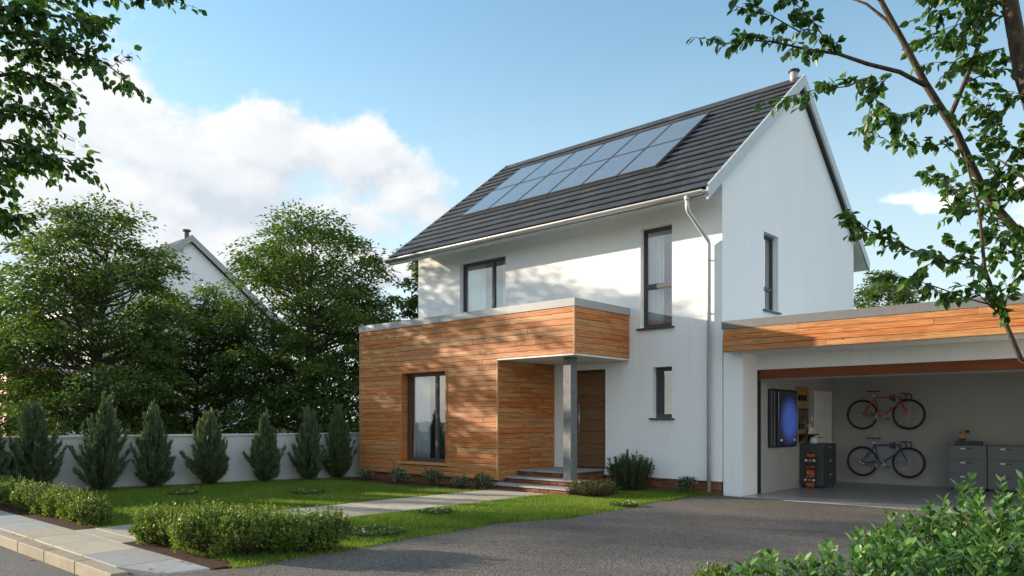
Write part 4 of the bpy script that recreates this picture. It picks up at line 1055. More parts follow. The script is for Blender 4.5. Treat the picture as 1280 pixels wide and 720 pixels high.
crown_tree('broadleaf_tree', 'round broadleaf tree top showing above the garage roof', (-3.2, 21.3, -.12), 7.6, 1.9, 6, 90, 230, leaf=.13)
for i, (px, t, h, r) in enumerate(((40, 42, 7.5, 3.2), (150, 46, 7, 3.4), (300, 40, 7.0, 3.2), (430, 44, 7.5, 3.3), (-60, 36, 7.5, 3))):
    p = at(px, 525, t); p[2] = -.12
    crown_tree('distant_tree', 'dim tree far off behind the neighbouring garden', p, h, r, 20+i, 70, 150, leaf=.2, group='far trees behind the neighbouring garden')
# a taller tree across the road further up the street; its shade crosses the driveway
crown_tree('street_tree', 'tall street tree standing across the road further up the street', (-28.5, -16.3, -.09), 9.6, 2.1, 41, 50, 150, leaf=.13, z_lo=.6, trunk_r=.16)

# ---- conical shrubs in front of the wall
def conifer(base, h, r, seed, label):
    rg = np.random.default_rng(seed); root = empty('conical_shrub', base); tag(root, label, 'shrub', 'conical shrubs along the garden wall')
    m = MB(); m.tube([(0, 0, -.05), (0, 0, h*.9)], [.035, .006], 6); m.build('trunk', M_BARK, root, True)
    ns = 150; m = MB(); P = []; A = []; N = []
    for k in range(ns):
        e = (k+.5)/ns; z = h*(.02+.60*e); a = k*2.39996+rg.normal(0, .3)
        prof = r*(.62+1.5*e if e < .25 else 1.0-(e-.25)/.75*.84)*rg.uniform(.6, 1.25)
        inner = rg.uniform(0, 1) < .3
        if inner: prof *= .5
        s = np.array([0, 0, max(.02, z-.12*h*rg.uniform(.3, 1))]); d = np.array([math.cos(a), math.sin(a), 0])
        rise = prof*rg.uniform(.45, 1.0)+.36*h*e*e*rg.uniform(.6, 1.05)
        tip = d*prof+np.array([0, 0, min(z+rise, h*1.02)])
        mid = s*.45+tip*.55+d*prof*.16+np.array([0, 0, -.10*rise]); m.tube([s, mid, tip], [.008, .006, .003], 4, cap=False)
        n = 80; u = (rg.uniform(.04, 1.0, n)**.7)[:, None]
        base_p = (1-u)**2*s+2*u*(1-u)*mid+u**2*tip; dirn = nrmz((tip-mid)*u+(mid-s)*(1-u))
        spread = nrmz(rg.normal(0, 1, (n, 3))); ax = dirn*1.0+spread*(.75-.35*u)+np.array([0, 0, .2])
        P.append(base_p+spread*.03*(1.2-u)); A.append(ax); N.append(rg.normal(0, 1, (n, 3)))
    m.build('branches', M_BARK, root)
    P = np.concatenate(P); A = np.concatenate(A); N = np.concatenate(N); n = len(P)
    me = leaves_mesh('foliage', P, A, N, rg.uniform(.07, .15, n), rg.uniform(.016, .032, n), M_NEED, rg, KITE)
    tag(link('foliage', me, root), kind='stuff'); root.rotation_euler = (rg.uniform(-.05, .05), rg.uniform(-.05, .05), 0)
wd_ = (wp[2]-wp[1]); 
CONES = [(45,498,8.52,32),(127,492,7.45,33),(193,503,6.40,27),(263,515,5.25,26),(331,514,4.05,22),(386,510,3.02,22),(438,505,2.15,20),(-18,500,9.3,30)]
CL = ['conical evergreen shrub by the wall, widest of the row', 'tallest conical evergreen shrub, before the slit window of the neighbouring house', 'conical evergreen shrub with yellowish top beside the tallest one', 'conical evergreen shrub below the neighbouring gable', 'narrow conical evergreen shrub two places from the timber bay', 'narrow conical evergreen shrub one place from the timber bay', 'conical evergreen shrub tucked against the end of the timber bay', 'conical evergreen shrub at the street end of the wall']
for i, (px, ytop, yy, hw) in enumerate(CONES):
    y = -yy; xw = np.interp(y, [wp[0][1], wp[1][1], wp[2][1]], [wp[0][0], wp[1][0], wp[2][0]])
    # stand where the shrub's column of pixels meets the strip in front of the wall
    best = None
    for yq in np.linspace(-10.2, -1.9, 300):
        xq = np.interp(yq, [wp[0][1], wp[1][1], wp[2][1]], [wp[0][0], wp[1][0], wp[2][0]])+.46
        d = np.array([xq, yq, 0])-CAM; t = d@FW; u = 640+FPX*(d@RT)/t
        if best is None or abs(u-px) < best[0]: best = (abs(u-px), xq, yq, t)
    _, xq, yq, t = best
    if px == 438: xq, yq = -8.86, -2.35; xq = -8.80
    d = np.array([xq, yq, 0])-CAM; t = d@FW
    h = EYE+(HOR-ytop)/FPX*t
    h *= (1.0, 1.0, .98, 1.03, .97, 1.02, 1, 1)[i]
    conifer((xq, yq, 0), h, hw*t/FPX*(1.05, 1.0, .92, 1.06, .95, 1.0, 1.0, 1.0)[i], 60+i, CL[i])

# ---- small leaf bushes
def bush(name, label, base, rx, ry, h, seed, n, leaf, mat, group=None, tmpl=KITE, cat='shrub', up=.5, wr=.6, lumps=9, shoots=0):
    rg = np.random.default_rng(seed); root = empty(name, base); tag(root, label, cat, group)
    m = MB(); tips = []
    for k in range(26):
        a = rg.uniform(0, 2*math.pi); q = math.sqrt(rg.uniform(0, 1)); tip = np.array([rx*q*.8*math.cos(a), ry*q*.8*math.sin(a), h*(.95-.45*q*q)*rg.uniform(.8, 1.05)])
        b = np.array([tip[0]*.2, tip[1]*.2, -.03]); m.tube([b, (b+tip)/2+rg.normal(0, .02, 3), tip], [.007, .005, .002], 4, cap=False); tips.append(tip)
    m.build('stems', M_BARK, root)
    lc = np.array([[rx*.62*math.cos(a)*q, ry*.62*math.sin(a)*q, h*rg.uniform(.16, .70)] for a, q in zip(rg.uniform(0, 2*math.pi, lumps), np.sqrt(rg.uniform(0, 1, lumps)))])
    lr = rg.uniform(.75, 1.15, lumps)
    ci = rg.integers(0, lumps, n); d = nrmz(rg.normal(0, 1, (n, 3))); d[:, 2] = np.abs(d[:, 2])*1.0-.35*(rg.uniform(0, 1, n) < .5)
    P = lc[ci]+d*np.array([rx*.5, ry*.5, h*.38])*(rg.uniform(0, 1, n)**.33*lr[ci])[:, None]
    P[:, 2] = np.maximum(P[:, 2], rg.uniform(.0, .08, n)*h+.005)
    A = d*.8+np.array([0, 0, up])+rg.normal(0, .4, (n, 3)); N = d+np.array([0, 0, .6])+rg.normal(0, .5, (n, 3))
    me = leaves_mesh('foliage', P, A, N, leaf*rg.uniform(.7, 1.3, n), leaf*wr*rg.uniform(.8, 1.2, n), mat, rg, tmpl, var=np.clip(rg.beta(1.7, 2.0, n), 0, .98))
    tag(link('foliage', me, root), kind='stuff')
    if shoots:      # loose young shoots standing out of the mass
        m = MB(); P = []; A = []
        for k in range(shoots):
            a = rg.uniform(0, 2*math.pi); q = math.sqrt(rg.uniform(0, 1)); b = np.array([rx*.85*q*math.cos(a), ry*.85*q*math.sin(a), h*(.80-.42*q*q)])
            tip = b+np.array([math.cos(a)*q*.05, math.sin(a)*q*.05, 0])+rg.normal(0, .02, 3)+np.array([0, 0, rg.uniform(.05, .21)]); m.tube([b, tip], [.003, .0015], 4, cap=False)
            u = np.linspace(.1, 1, 16)[:, None]; P.append(b+(tip-b)*u); A.append(nrmz(rg.normal(0, 1, (16, 3)))*.9+np.array([0, 0, .7]))
        tag(m.build('shoots', M_STEM, root), kind='stuff'); P = np.concatenate(P); A = np.concatenate(A)
        me = leaves_mesh('shoot_leaves', P, A, rg.normal(0, .6, (len(P), 3))+[0, 0, 1], leaf*rg.uniform(.7, 1.2, len(P)), leaf*wr, mat, rg, tmpl, vlo=.3); tag(link('shoot_leaves', me, root), kind='stuff')
    return root
M_STEM = simple('green_stem', (.07, .10, .03), .6)
G_H = 'clipped box shrubs by the pavement'
# right hedge: rounded shrubs from the path to the drive
for i, (x, y, rx, ry, h) in enumerate(((-2.22,-9.46,.26,.22,.36),(-.42,-8.36,.30,.28,.42),(-2.0,-9.36,.36,.32,.44),(-1.62,-9.30,.36,.34,.46),(-1.15,-9.32,.36,.34,.50),(-.72,-9.15,.36,.36,.50),(-.50,-8.72,.32,.30,.44),(-1.35,-8.95,.36,.30,.44),(-1.85,-8.98,.32,.28,.40),(-.95,-8.75,.32,.3,.44))):
    bush('box_shrub', 'low rounded light green box shrub in the hedge between path and driveway', (x, y, .006), rx, ry, h*.80, 80+i, 5200, .034, M_LEAFH, G_H, lumps=11, shoots=120)
for i, (x, y, rx, ry, h) in enumerate(((-4.35,-9.38,.32,.26,.34),(-4.9,-9.36,.36,.28,.40),(-5.5,-9.36,.38,.28,.42),(-6.2,-9.36,.40,.28,.42),(-6.9,-9.38,.4,.28,.42),(-7.7,-9.38,.44,.28,.42),(-8.5,-9.38,.44,.28,.42),(-9.3,-9.36,.44,.28,.42))):
    bush('box_shrub', 'low rounded light green box shrub in the hedge between path and garden wall', (x, y, .004), rx, ry, h*.85, 290+i, 4300, .034, M_LEAFH, G_H, lumps=11, shoots=110)
# variegated plants along the bay
for i, (px, y, r, h) in enumerate(((457,-2.30,.22,.24),(500,-2.28,.34,.34),(543,-2.28,.34,.34),(600,-2.22,.30,.32),(575,-2.2,.2,.22))):
    # where the plant's pixel column meets the bed line
    d = FW+RT*(px-640)/FPX; t = (y-CAM[1])/d[1]; x = CAM[0]+d[0]*t
    bush('variegated_plant', ('low variegated plant at the end of the bay near the conical shrubs', 'variegated white edged plant below the bay, on the wall side of the bay window', 'variegated white edged plant below the bay window', 'variegated white edged plant beside the brick steps', 'tiny variegated plant between two larger ones beneath the bay')[i], (x, y, .01), r, r*.8, h, 110+i, 700, .055, M_LEAFV, 'variegated plants along the bay', cat='plant', wr=.5)
bush('variegated_plant', 'variegated white edged plant against the brick plinth near the downpipe', (-.62, -.30, -.004), .24, .2, .34, 118, 700, .055, M_LEAFV, 'variegated plants along the bay', cat='plant', wr=.5)
# upright rosemary and the olive tuft
def upright(name, label, base, r, h, seed, nst, mat, leafl, per, spread=.35, cat='shrub'):
    rg = np.random.default_rng(seed); root = empty(name, base); tag(root, label, cat)
    m = MB(); P = []; A = []
    for k in range(nst):
        a = rg.uniform(0, 2*math.pi); q = math.sqrt(rg.uniform(0, 1))*r; b = np.array([q*.55*math.cos(a), q*.55*math.sin(a), -.02])
        hh = h*rg.uniform(.65, 1.0)*(1-.25*q/r); tip = np.array([q*(1+spread*.6)*math.cos(a), q*(1+spread*.6)*math.sin(a), hh]); mid = (b+tip)/2+np.array([math.cos(a), math.sin(a), 0])*spread*.12
        m.tube([b, mid, tip], [.006, .005, .002], 4, cap=False)
        u = rg.uniform(.08, 1, per)[:, None]; P.append((1-u)**2*b+2*u*(1-u)*mid+u*u*tip); dr_ = nrmz(rg.normal(0, 1, (per, 3))); A.append(nrmz(tip-b)*.9+dr_*.7)
    m.build('stems', M_BARK, root); P = np.concatenate(P); A = np.concatenate(A); n = len(P)
    me = leaves_mesh('foliage', P, A, rg.normal(0, 1, (n, 3)), leafl*rg.uniform(.6, 1.2, n), leafl*.2, mat, rg, KITE); tag(link('foliage', me, root), kind='stuff')
upright('rosemary_bush', 'upright dark green rosemary bush against the white wall beside the porch', (-1.78, -.36, -.004), .40, .84, 5, 150, M_ROSE, .07, 90, .3)
upright('grass_tuft', 'low olive tuft of fine grass beside the brick steps', (-1.72, -1.72, -.004), .34, .36, 6, 130, M_OLIVE, .06, 26, .9, 'plant')

# ---- foreground large leaf shrubs (right)
LEAFPIECES = []
def leaf_shrub(name, label, base, r, h, seed, nst, leafl, mat, group, pieces=0, pair=.055, wr=.62):
    rg = np.random.default_rng(seed); root = empty(name, base); tag(root, label, 'shrub', group)
    m = MB(); P = []; A = []; N = []
    for k in range(nst):
        a = rg.uniform(0, 2*math.pi); q = math.sqrt(rg.uniform(0, 1)); b = np.array([r*q*.45*math.cos(a), r*q*.45*math.sin(a), -.04])
        hh = h*(1-.42*q*q)*rg.uniform(.72, 1.08); tip = np.array([r*q*math.cos(a), r*q*math.sin(a), hh])
        mid = b*.45+tip*.55+np.array([math.cos(a), math.sin(a), 0])*r*q*.18+rg.normal(0, .02, 3)
        m.tube([b, (b+mid)/2, mid, tip], [.007, .006, .005, .002], 5, cap=False)
        L = np.linalg.norm(tip-b); cnt = int(L*.80/pair); ph = rg.uniform(0, 6.28)
        for j in range(cnt):
            u = .2+.8*(j+1)/cnt; p = (1-u)**2*b+2*u*(1-u)*mid+u*u*tip; dd = nrmz((tip-mid)*u+(mid-b)*(1-u))
            e1 = nrmz(np.cross(dd, [.3, .5, .1])); e2 = np.cross(dd, e1)
            for s in (0, 1):
                an = ph+j*1.57+s*math.pi+rg.normal(0, .25); o = e1*math.cos(an)+e2*math.sin(an)
                ax = o*.9+dd*(.25+.75*u*u)+rg.normal(0, .15, 3); P.append(p); A.append(ax); N.append(dd*.9+np.array([0, 0, .5])-o*.2+rg.normal(0, .15, 3))
    m.build('stems', M_LEAF2 if False else M_STEM, root)
    P = np.array(P); A = nrmz(np.array(A)); N = np.array(N); n = len(P); Ls = leafl*rg.uniform(.65, 1.25, n)
    order = np.argsort(np.linalg.norm(P+np.array(base)-CAM, axis=1)); near = order[:pieces]; rest = order[pieces:]
    me = leaves_mesh('foliage', P[rest], A[rest], N[rest], Ls[rest], Ls[rest]*wr, mat, rg, OVAL, var=np.clip(rg.beta(1.6, 2, len(rest)), 0, .98)); tag(link('foliage', me, root), kind='stuff')
    if pieces: single_leaves(root, P[near], A[near], N[near], Ls[near], wr, mat, rg, OVAL)
    return root
def single_leaves(root, P, A, N, L, wr, mat, rg, tmpl):
    from mathutils import Matrix
    T, Fq = tmpl; key = (id(tmpl), wr)
    V = T*np.array([wr, 1, wr])
    me = arr_mesh('leaf', V, Fq, mat, np.zeros(len(T)))
    S = nrmz(np.cross(A, N)); N2 = np.cross(S, A)
    for p, a, s, n_, l in zip(P, A, S, N2, L):
        o = bpy.data.objects.new('leaf', me); COL.objects.link(o); o.parent = root
        o.matrix_local = Matrix(((s[0]*l, a[0]*l, n_[0]*l, p[0]), (s[1]*l, a[1]*l, n_[1]*l, p[1]), (s[2]*l, a[2]*l, n_[2]*l, p[2]), (0, 0, 0, 1)))
M_STEM = simple('green_stem', (.07, .10, .03), .6)
G_F = 'shrubs in the bed by the driveway'
FS = [(975,5.2,.50,.44,95,.062),(1095,5.3,.52,.58,80,.066),(1190,5.2,.52,.58,85,.066),(1275,5.2,.52,.66,85,.066),(1245,6.0,.55,.93,84,.066),(1150,6.1,.45,.66,55,.06),(1330,5.5,.6,.9,60,.066)]
FL = ['low glossy leaved shrub at the driveway end of the bed', 'glossy leaved shrub between the low one and the bushier ones', 'bushy glossy leaved shrub with bright shoots in the middle of the bed', 'tall glossy leaved shrub in front of the tallest one', 'tallest glossy leaved shrub, hiding part of the grey drawer cabinets', 'glossy leaved shrub at the back of the bed before the garage floor', 'glossy leaved shrub at the inner end of the bed']
for i, (px, t, r, h, ns, ll) in enumerate(FS):
    p = at(px, 600, t); p[2] = 0.02
    leaf_shrub('glossy_shrub', FL[i], p, r, h, 130+i, int(ns*.74), ll*1.2, M_LEAF3, G_F, pieces=(250 if i in (1, 2) else 0))
for i, (px, t, r, h) in enumerate(((893,5.6,.20,.34),(945,5.35,.16,.26),(1190,6.5,.42,.62),(1105,6.6,.25,.4))):
    p = at(px, 600, t); p[2] = 0.0 if i < 2 else .02
    bush('small_leaf_shrub', ('small upright pale green shrub standing on its own by the driveway', 'tiny pale green shrub next to the low glossy one', 'olive small leaved shrub behind the glossy ones', 'low olive small leaved shrub at the far edge of the bed')[i], p, r, r, h, 150+i, 3000 if i > 1 else 1500, .028, M_LEAFH, G_F, up=.9)

# ---- right foreground tree
def right_tree():
    rg = np.random.default_rng(77); base = at(1425, 600, 6.1); base[2] = .02
    root = empty('young_tree', base); tag(root, 'young tree with thin forking stems leaning over the garage end', 'tree')
    B = lambda px, py, t: at(px, py, t)-base
    def poly(l): return [B(*q) for q in l]
    m = MB()
    m.tube([np.array([0, 0, -.08]), B(1420, 560, 6.1), B(1410, 480, 6.05), B(1395, 430, 6.0)], [.14, .12, .11, .10], 10)
    m.tube(poly([(1395, 430, 6.0), (1345, 330, 5.9), (1300, 160, 5.8), (1278, 90, 5.75), (1262, 0, 5.7), (1250, -150, 5.6)]), [.075, .07, .064, .06, .054, .04], 10)
    m.build('trunk', M_BARK, root, True)
    br = MB()
    def limb(l, r): br.tube(poly(l), [q*.82 for q in r], 7)
    limb([(1395, 430, 6.0), (1340, 350, 6.05), (1285, 305, 6.1), (1232, 245, 6.15), (1195, 165, 6.1), (1157, 105, 6.0), (1128, 50, 5.95), (1098, -5, 5.9), (1070, -70, 5.85)], [.055, .05, .046, .043, .038, .034, .028, .023, .015])
    limb([(1157, 107, 6.0), (1125, 90, 5.95), (1085, 80, 5.9), (1047, 67, 5.85), (1010, 62, 5.8), (967, 52, 5.75), (925, 50, 5.7), (900, 56, 5.7)], [.022, .021, .019, .016, .012, .008, .005, .003])
    limb([(1185, 152, 6.1), (1205, 105, 6.2), (1222, 60, 6.25), (1238, 0, 6.3), (1245, -60, 6.3)], [.025, .023, .021, .018, .014])
    limb([(1132, 55, 5.95), (1108, 25, 6.0), (1083, 5, 6.05), (1055, -5, 6.1)], [.02, .016, .012, .008])
    limb([(1395, 470, 6.05), (1330, 480, 5.8), (1276, 449, 5.75), (1253, 395, 5.7), (1231, 337, 5.65), (1224, 262, 5.6), (1213, 222, 5.6), (1205, 190, 5.6)], [.035, .027, .024, .021, .017, .012, .008, .004])
    limb([(1253, 395, 5.7), (1235, 380, 5.75), (1205, 372, 5.8), (1180, 362, 5.85)], [.010, .008, .006, .003])
    limb([(1231, 337, 5.65), (1195, 328, 5.6), (1159, 319, 5.55), (1120, 305, 5.5), (1087, 288, 5.5), (1062, 276, 5.5)], [.010, .009, .007, .006, .004, .002])
    limb([(1345, 330, 5.95), (1300, 260, 6.3), (1275, 215, 6.5), (1240, 195, 6.6)], [.03, .02, .015, .008])
    br.build('branches', M_BARK, root, True)
    # leafy twigs: polyline, number of side twigs, leaves per side twig, spread (m)
    TW_ = [([(1047,67,5.85),(1000,60,5.8),(950,50,5.75),(900,56,5.7)],16,6,.16), ([(1040,64,5.85),(1022,35,5.8),(1000,10,5.8),(975,-15,5.8)],12,7,.17),
           ([(1000,40,5.8),(965,20,5.8),(920,8,5.8)],9,6,.14), ([(1090,95,5.9),(1060,108,5.85),(1020,112,5.8),(980,122,5.8)],12,6,.14),
           ([(1110,95,5.9),(1090,120,5.9),(1085,150,5.9)],7,5,.13), ([(1172,130,6.05),(1150,138,6.0),(1120,145,6.0),(1095,155,6.0)],9,6,.16), ([(1085,110,5.9),(1105,140,5.9),(1130,165,5.9)],7,6,.14),
           ([(1210,205,6.1),(1180,180,6.1),(1150,183,6.1),(1115,182,6.1)],10,6,.15), ([(1222,60,6.25),(1190,45,6.2),(1150,50,6.2)],10,6,.18), ([(1238,10,6.3),(1200,0,6.2),(1160,-10,6.2)],10,7,.2),
           ([(1262,20,5.7),(1225,20,5.8),(1185,35,5.8)],10,7,.2), ([(1205,105,6.2),(1235,90,6.2),(1270,70,6.2)],9,7,.2), ([(1280,120,5.7),(1250,140,5.8),(1215,135,5.9)],9,7,.2),
           ([(1232,245,6.15),(1260,200,6.1),(1285,170,6.1)],10,7,.22), ([(1285,305,6.1),(1255,280,5.9),(1215,262,5.8),(1180,222,5.8)],12,7,.2), ([(1240,260,6.1),(1200,240,6.1),(1155,215,6.1)],9,6,.16),
           ([(1224,262,5.6),(1200,270,5.6),(1185,250,5.6)],6,6,.15), ([(1300,230,6.1),(1270,240,6.1),(1240,230,6.1)],10,7,.22), ([(1290,200,6.0),(1262,180,6.0),(1240,150,6.0)],10,7,.2),
           ([(1159,319,5.55),(1120,305,5.5),(1087,288,5.5),(1062,276,5.5)],15,6,.14), ([(1200,330,5.6),(1170,325,5.6),(1140,345,5.6)],9,6,.14), ([(1205,372,5.8),(1180,362,5.85),(1150,352,5.8),(1120,345,5.8)],10,6,.14),
           ([(1231,337,5.65),(1205,320,5.6),(1190,300,5.6)],7,6,.13), ([(1253,395,5.7),(1262,360,5.7),(1275,335,5.7)],8,6,.16), ([(1253,395,5.7),(1230,375,5.65),(1215,360,5.6)],7,6,.14), ([(1300,300,6.0),(1270,315,5.9),(1245,320,5.8)],10,6,.18),
           ([(1255,60,5.9),(1220,70,5.9),(1190,80,5.9)],9,7,.2), ([(1270,250,5.9),(1240,215,5.9),(1225,180,5.9)],9,7,.2), ([(1280,285,5.8),(1262,300,5.8),(1240,290,5.8)],9,7,.2), ([(1250,5,5.8),(1215,-5,5.8),(1175,15,5.8)],10,7,.2), ([(1310,120,5.8),(1340,60,5.8),(1380,0,5.8)],12,7,.3), ([(1330,330,5.9),(1360,300,6.2),(1400,260,6.4)],12,7,.3), ([(1262,-40,5.7),(1210,-80,5.6),(1150,-100,5.6)],12,7,.3), ([(1098,-10,5.9),(1050,-30,5.9),(990,-40,5.9)],10,7,.25)]
    tw = MB(); P = []; A = []; N = []
    for (l, nt, nl, sp) in TW_:
        pts = np.array(poly(l)); tw.tube(list(pts), np.linspace(.006, .0025, len(pts)), 5, cap=False)
        nl += 2; seg = np.linspace(0, len(pts)-1, int(nt*1.3))
        for s in seg:
            i = min(int(s), len(pts)-2); f = s-i; p = pts[i]*(1-f)+pts[i+1]*f; d = nrmz(pts[i+1]-pts[i])
            o = nrmz(rg.normal(0, 1, 3)+np.array([0, 0, -.15])); tip = p+(o*.8+d*.7)*sp*rg.uniform(.5, 1.25)
            mid = (p+tip)/2+np.array([0, 0, .02]); tw.tube([p, mid, tip], [.003, .0024, .0015], 4, cap=False)
            for j in range(nl):
                u = (j+.6)/nl; q = (1-u)**2*p+2*u*(1-u)*mid+u*u*tip
                ax = nrmz(tip-p)*.55+nrmz(rg.normal(0, 1, 3))*.6+np.array([0, 0, -.55]); P.append(q); A.append(ax); N.append(np.array([0, 0, .8])+rg.normal(0, .5, 3))
    tw.build('twigs', M_BARK, root)
    P = np.array(P); A = nrmz(np.array(A)); N = np.array(N); L = rg.uniform(.048, .092, len(P))
    # leaves that show are parts of their own, the rest one mass
    W3 = P+base-CAM; t = W3@FW; u = 640+FPX*(W3@RT)/t; v = HOR-FPX*W3[:, 2]/t
    vis = (u > 890) & (u < 1280) & (v > 0) & (v < 400); order = np.argsort(np.where(vis, t-L*20, 99)); near, rest = order[:298], order[298:]
    me = leaves_mesh('foliage', P[rest], A[rest], N[rest], L[rest], L[rest]*.72, M_LEAF2, rg, LEAF); tag(link('foliage', me, root), kind='stuff')
    single_leaves(root, P[near], A[near], N[near], L[near], .72, M_LEAF2, rg, LEAF)
right_tree()

# ---- overhanging tree (upper left), rooted on the verge across the road
def left_tree():
    rg = np.random.default_rng(99); base = np.array([-5.6, -15.0, -.09])
    root = empty('overhanging_tree', base); tag(root, 'leafy tree whose branches hang over the pavement from across the road', 'tree')
    B = lambda px, py, t: at(px, py, t)-base
    m = MB(); m.tube([(0, 0, -.05), (.05, .02, 1.0), (.1, .1, 2.4), (.3, .3, 3.8), (.5, .6, 5.2)], [.30, .24, .21, .18, .13], 12); m.build('trunk', M_BARK, root, True)
    top = np.array([.3, .3, 3.6]); br = MB(); P = []; A = []; N = []
    LB = [[(-200,60,8.3),(-60,30,8.2),(60,-5,8.1),(150,-20,8.0),(200,-4,8.0)], [(-120,90,8.3),(-20,70,8.2),(60,60,8.1),(120,72,8.0),(158,98,8.0)], [(-150,120,8.4),(-40,100,8.3),(30,90,8.2),(70,108,8.2),(85,128,8.2)],
          [(-200,150,8.4),(-80,160,8.2),(0,175,8.0),(50,190,8.0),(88,205,8.0)], [(-160,140,8.6),(-60,130,8.5),(20,140,8.4),(60,150,8.4)], [(-180,230,8.2),(-80,255,8.1),(-20,265,8.0),(10,272,8.0)],
          [(-120,20,8.0),(0,10,7.9),(70,20,7.9),(120,30,7.8)], [(-150,-30,8.4),(0,-25,8.3),(120,-30,8.3)], [(-200,110,8.0),(-90,60,7.9),(10,40,7.9),(95,52,7.9)], [(-100,180,8.8),(-30,195,8.7),(25,205,8.6)], [(-150,200,8.0),(-60,205,7.9),(0,222,7.9)]]
    for l in LB:
        pts = [B(*q) for q in l]; s0 = pts[0]; br.tube([top, top*.5+s0*.5+np.array([0, 0, .2])] + pts, [.07, .05, .032, .024, .016, .010, .005][:2+len(pts)] if len(pts) == 5 else list(np.linspace(.06, .005, 2+len(pts))), 6)
        pp = np.array(pts)
        for k in range(46):
            s = rg.uniform(0, len(pp)-1.001); i = int(s); f = s-i; p = pp[i]*(1-f)+pp[i+1]*f; d = nrmz(pp[i+1]-pp[i])
            o = nrmz(rg.normal(0, 1, 3)*[1, 1, .6]); tip = p+(o*.9+d*.6)*rg.uniform(.12, .36); br.tube([p, (p+tip)/2, tip], [.004, .003, .002], 4, cap=False)
            n = 13; u = rg.uniform(.15, 1.05, n)[:, None]; q = p+(tip-p)*u+rg.normal(0, .025, (n, 3))
            P.append(q); A.append(nrmz(tip-p)*.5+nrmz(rg.normal(0, 1, (n, 3)))*.6+np.array([0, 0, -.45])); N.append(np.array([0, 0, .8])+rg.normal(0, .45, (n, 3)))
    # rest of the crown, out of view
    for k in range(60):
        a = rg.uniform(0, 2*math.pi); p = np.array([.5+2.6*math.cos(a)*math.sqrt(rg.uniform(0, 1)), .3+2.6*math.sin(a)*math.sqrt(rg.uniform(0, 1)), rg.uniform(3.8, 6.8)])
        br.tube([top, (top+p)/2+rg.normal(0, .1, 3), p], [.05, .03, .008], 5, cap=False); n = 110; d = nrmz(rg.normal(0, 1, (n, 3)))*rg.uniform(.1, .55, n)[:, None]
        P.append(p+d*[1, 1, .6]); A.append(d+np.array([0, 0, -.2])+rg.normal(0, .1, (n, 3))); N.append(np.array([0, 0, .8])+rg.normal(0, .45, (n, 3)))
    br.build('branches', M_BARK, root, True)
    P = np.concatenate(P); A = np.concatenate(A); N = np.concatenate(N); L = rg.uniform(.062, .108, len(P))
    me = leaves_mesh('foliage', P, A, N, L, L*.75, M_LEAF2, rg, LEAF); tag(link('foliage', me, root), kind='stuff')
left_tree()

# ---- grass
def grass():
    rg = np.random.default_rng(12)
    dl = np.array(DLEFT); order = np.argsort(dl[:, 1])
    def pts(n, x0, x1, y0, y1): return np.stack([rg.uniform(x0, x1, n), rg.uniform(y0, y1, n)], 1)
    a = pts(150000, -10.4, -3.93, -9.42, -1.9); b = pts(115000, -2.44, .1, -9.55, -.02)
    xw = np.interp(a[:, 1], [wp[1][1], wp[2][1]], [wp[1][0], wp[2][0]]); a = a[(a[:, 0] > xw+.02) & ~((a[:, 0] > -8.55) & (a[:, 0] < -4.2) & (a[:, 1] > -2.68))]
    xe = np.interp(b[:, 1], dl[order, 1], dl[order, 0]); b = b[(b[:, 0] < xe+.03) & ~((b[:, 1] < -9.45) & (b[:, 0] > -2.4) & (b[:, 0] < -.3)) & ~((b[:, 0] < -2.0) & (b[:, 1] > -2.06))]
    p = np.concatenate([a, b]); n = len(p)
    patch = .5+.5*np.sin(p[:, 0]*1.7+np.sin(p[:, 1]*2.3))*np.sin(p[:, 1]*1.3+1.7*np.sin(p[:, 0]*.9))
    P = np.concatenate([p, np.full((n, 1), -.008)], 1); ang_ = rg.uniform(0, 2*math.pi, n); lean = rg.uniform(.15, 1.1, n)
    A = np.stack([np.cos(ang_)*lean, np.sin(ang_)*lean, np.ones(n)], 1); N = np.stack([np.cos(ang_+1.57+rg.normal(0, .5, n)), np.sin(ang_+1.57), np.full(n, .2)], 1)
    L = rg.uniform(.03, .072, n)*(.7+.5*patch)
    me = leaves_mesh('grass', P, A, N, L, rg.uniform(.005, .010, n), M_GRASS, rg, BLADE, var=np.clip(rg.beta(1.8, 2.6, n)*.75+patch*.25, 0, .98))
    o = link('grass', me); tag(o, 'short green lawn grass on both sides of the path', 'grass', kind='stuff')
grass()
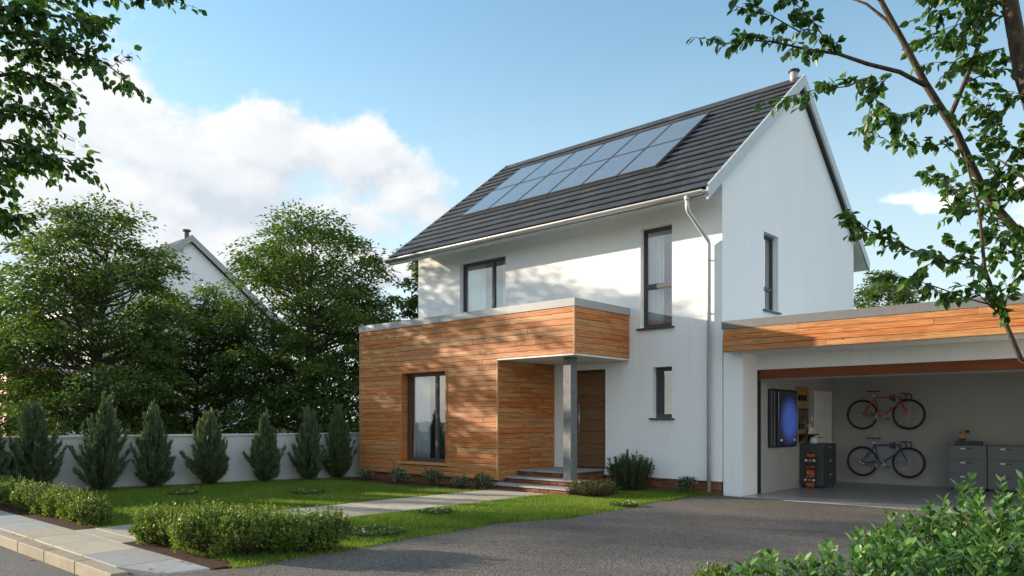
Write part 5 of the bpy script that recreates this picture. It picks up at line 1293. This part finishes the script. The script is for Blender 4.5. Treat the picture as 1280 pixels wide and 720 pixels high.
# white clover patches in the lawn
def clover(i, px, py, r, label):
    g = gnd(px, py); g[2] = -.004; rg = np.random.default_rng(200+i); root = empty('clover_patch', g); tag(root, label, 'flowers', 'white flowering patches in the lawn')
    n = int(1600*r*r/.09); q = np.sqrt(rg.uniform(0, 1, n))*r; a = rg.uniform(0, 2*math.pi, n); P = np.stack([q*np.cos(a), q*np.sin(a), rg.uniform(.01, .06, n)], 1)
    me = leaves_mesh('foliage', P, rg.normal(0, 1, (n, 3))+[0, 0, .4], rg.normal(0, .5, (n, 3))+[0, 0, 1], .03, .026, M_LEAF1, rg, KITE); tag(link('foliage', me, root), kind='stuff')
    m = int(22*r*r/.09); q = np.sqrt(rg.uniform(0, 1, m))*r*.9; a = rg.uniform(0, 2*math.pi, m); C = np.stack([q*np.cos(a), q*np.sin(a), rg.uniform(.05, .075, m)], 1)
    P = np.repeat(C, 6, 0)+rg.normal(0, .006, (m*6, 3)); me = leaves_mesh('blossoms', P, rg.normal(0, 1, (m*6, 3))+[0, 0, .5], rg.normal(0, 1, (m*6, 3)), .015, .012, M_PETAL, rg, KITE); tag(link('blossoms', me, root), kind='stuff')
for i, a in enumerate(((470,668,.34,'white flowering clover patch in the lawn near the driveway hedge'), (545,642,.26,'clover patch with few white flowers at the path edge'), (385,617,.30,'white flowering clover patch on the lawn before the conical shrubs'), (230,618,.28,'small white flowering clover patch near the garden wall'), (780,633,.22,'tiny clover patch near the rosemary bush'))):
    clover(i, *a)
# fallen leaves
frng = np.random.default_rng(31)
for i, (px, py) in enumerate(((585,662),(680,658),(745,667),(568,684),(548,679),(615,676),(35,672),(60,684),(40,700),(225,703),(285,716),(20,668),(720,659),(193,711),(650,690))):
    zz = 0.024 if py > 664 and px < 300 else .006
    if px < 60 and py > 690: zz = -.106
    g = gnd(px, py, zz); L = .07; a = frng.uniform(0, 6.28)
    T, Fq = OVAL; V = T*np.array([.055, L, .05]); rot = np.array([[math.cos(a), -math.sin(a), 0], [math.sin(a), math.cos(a), 0], [0, 0, 1]]); V = V@rot.T; V[:, 2] -= V[:, 2].min()
    me = arr_mesh('fallen_leaf', V, Fq, M_DEAD, np.full(len(T), frng.uniform(0, .9))); o = link('fallen_leaf', me, None, tuple(g)); tag(o, 'dry orange leaf lying on the paving or driveway', 'leaf', 'fallen leaves on the ground')
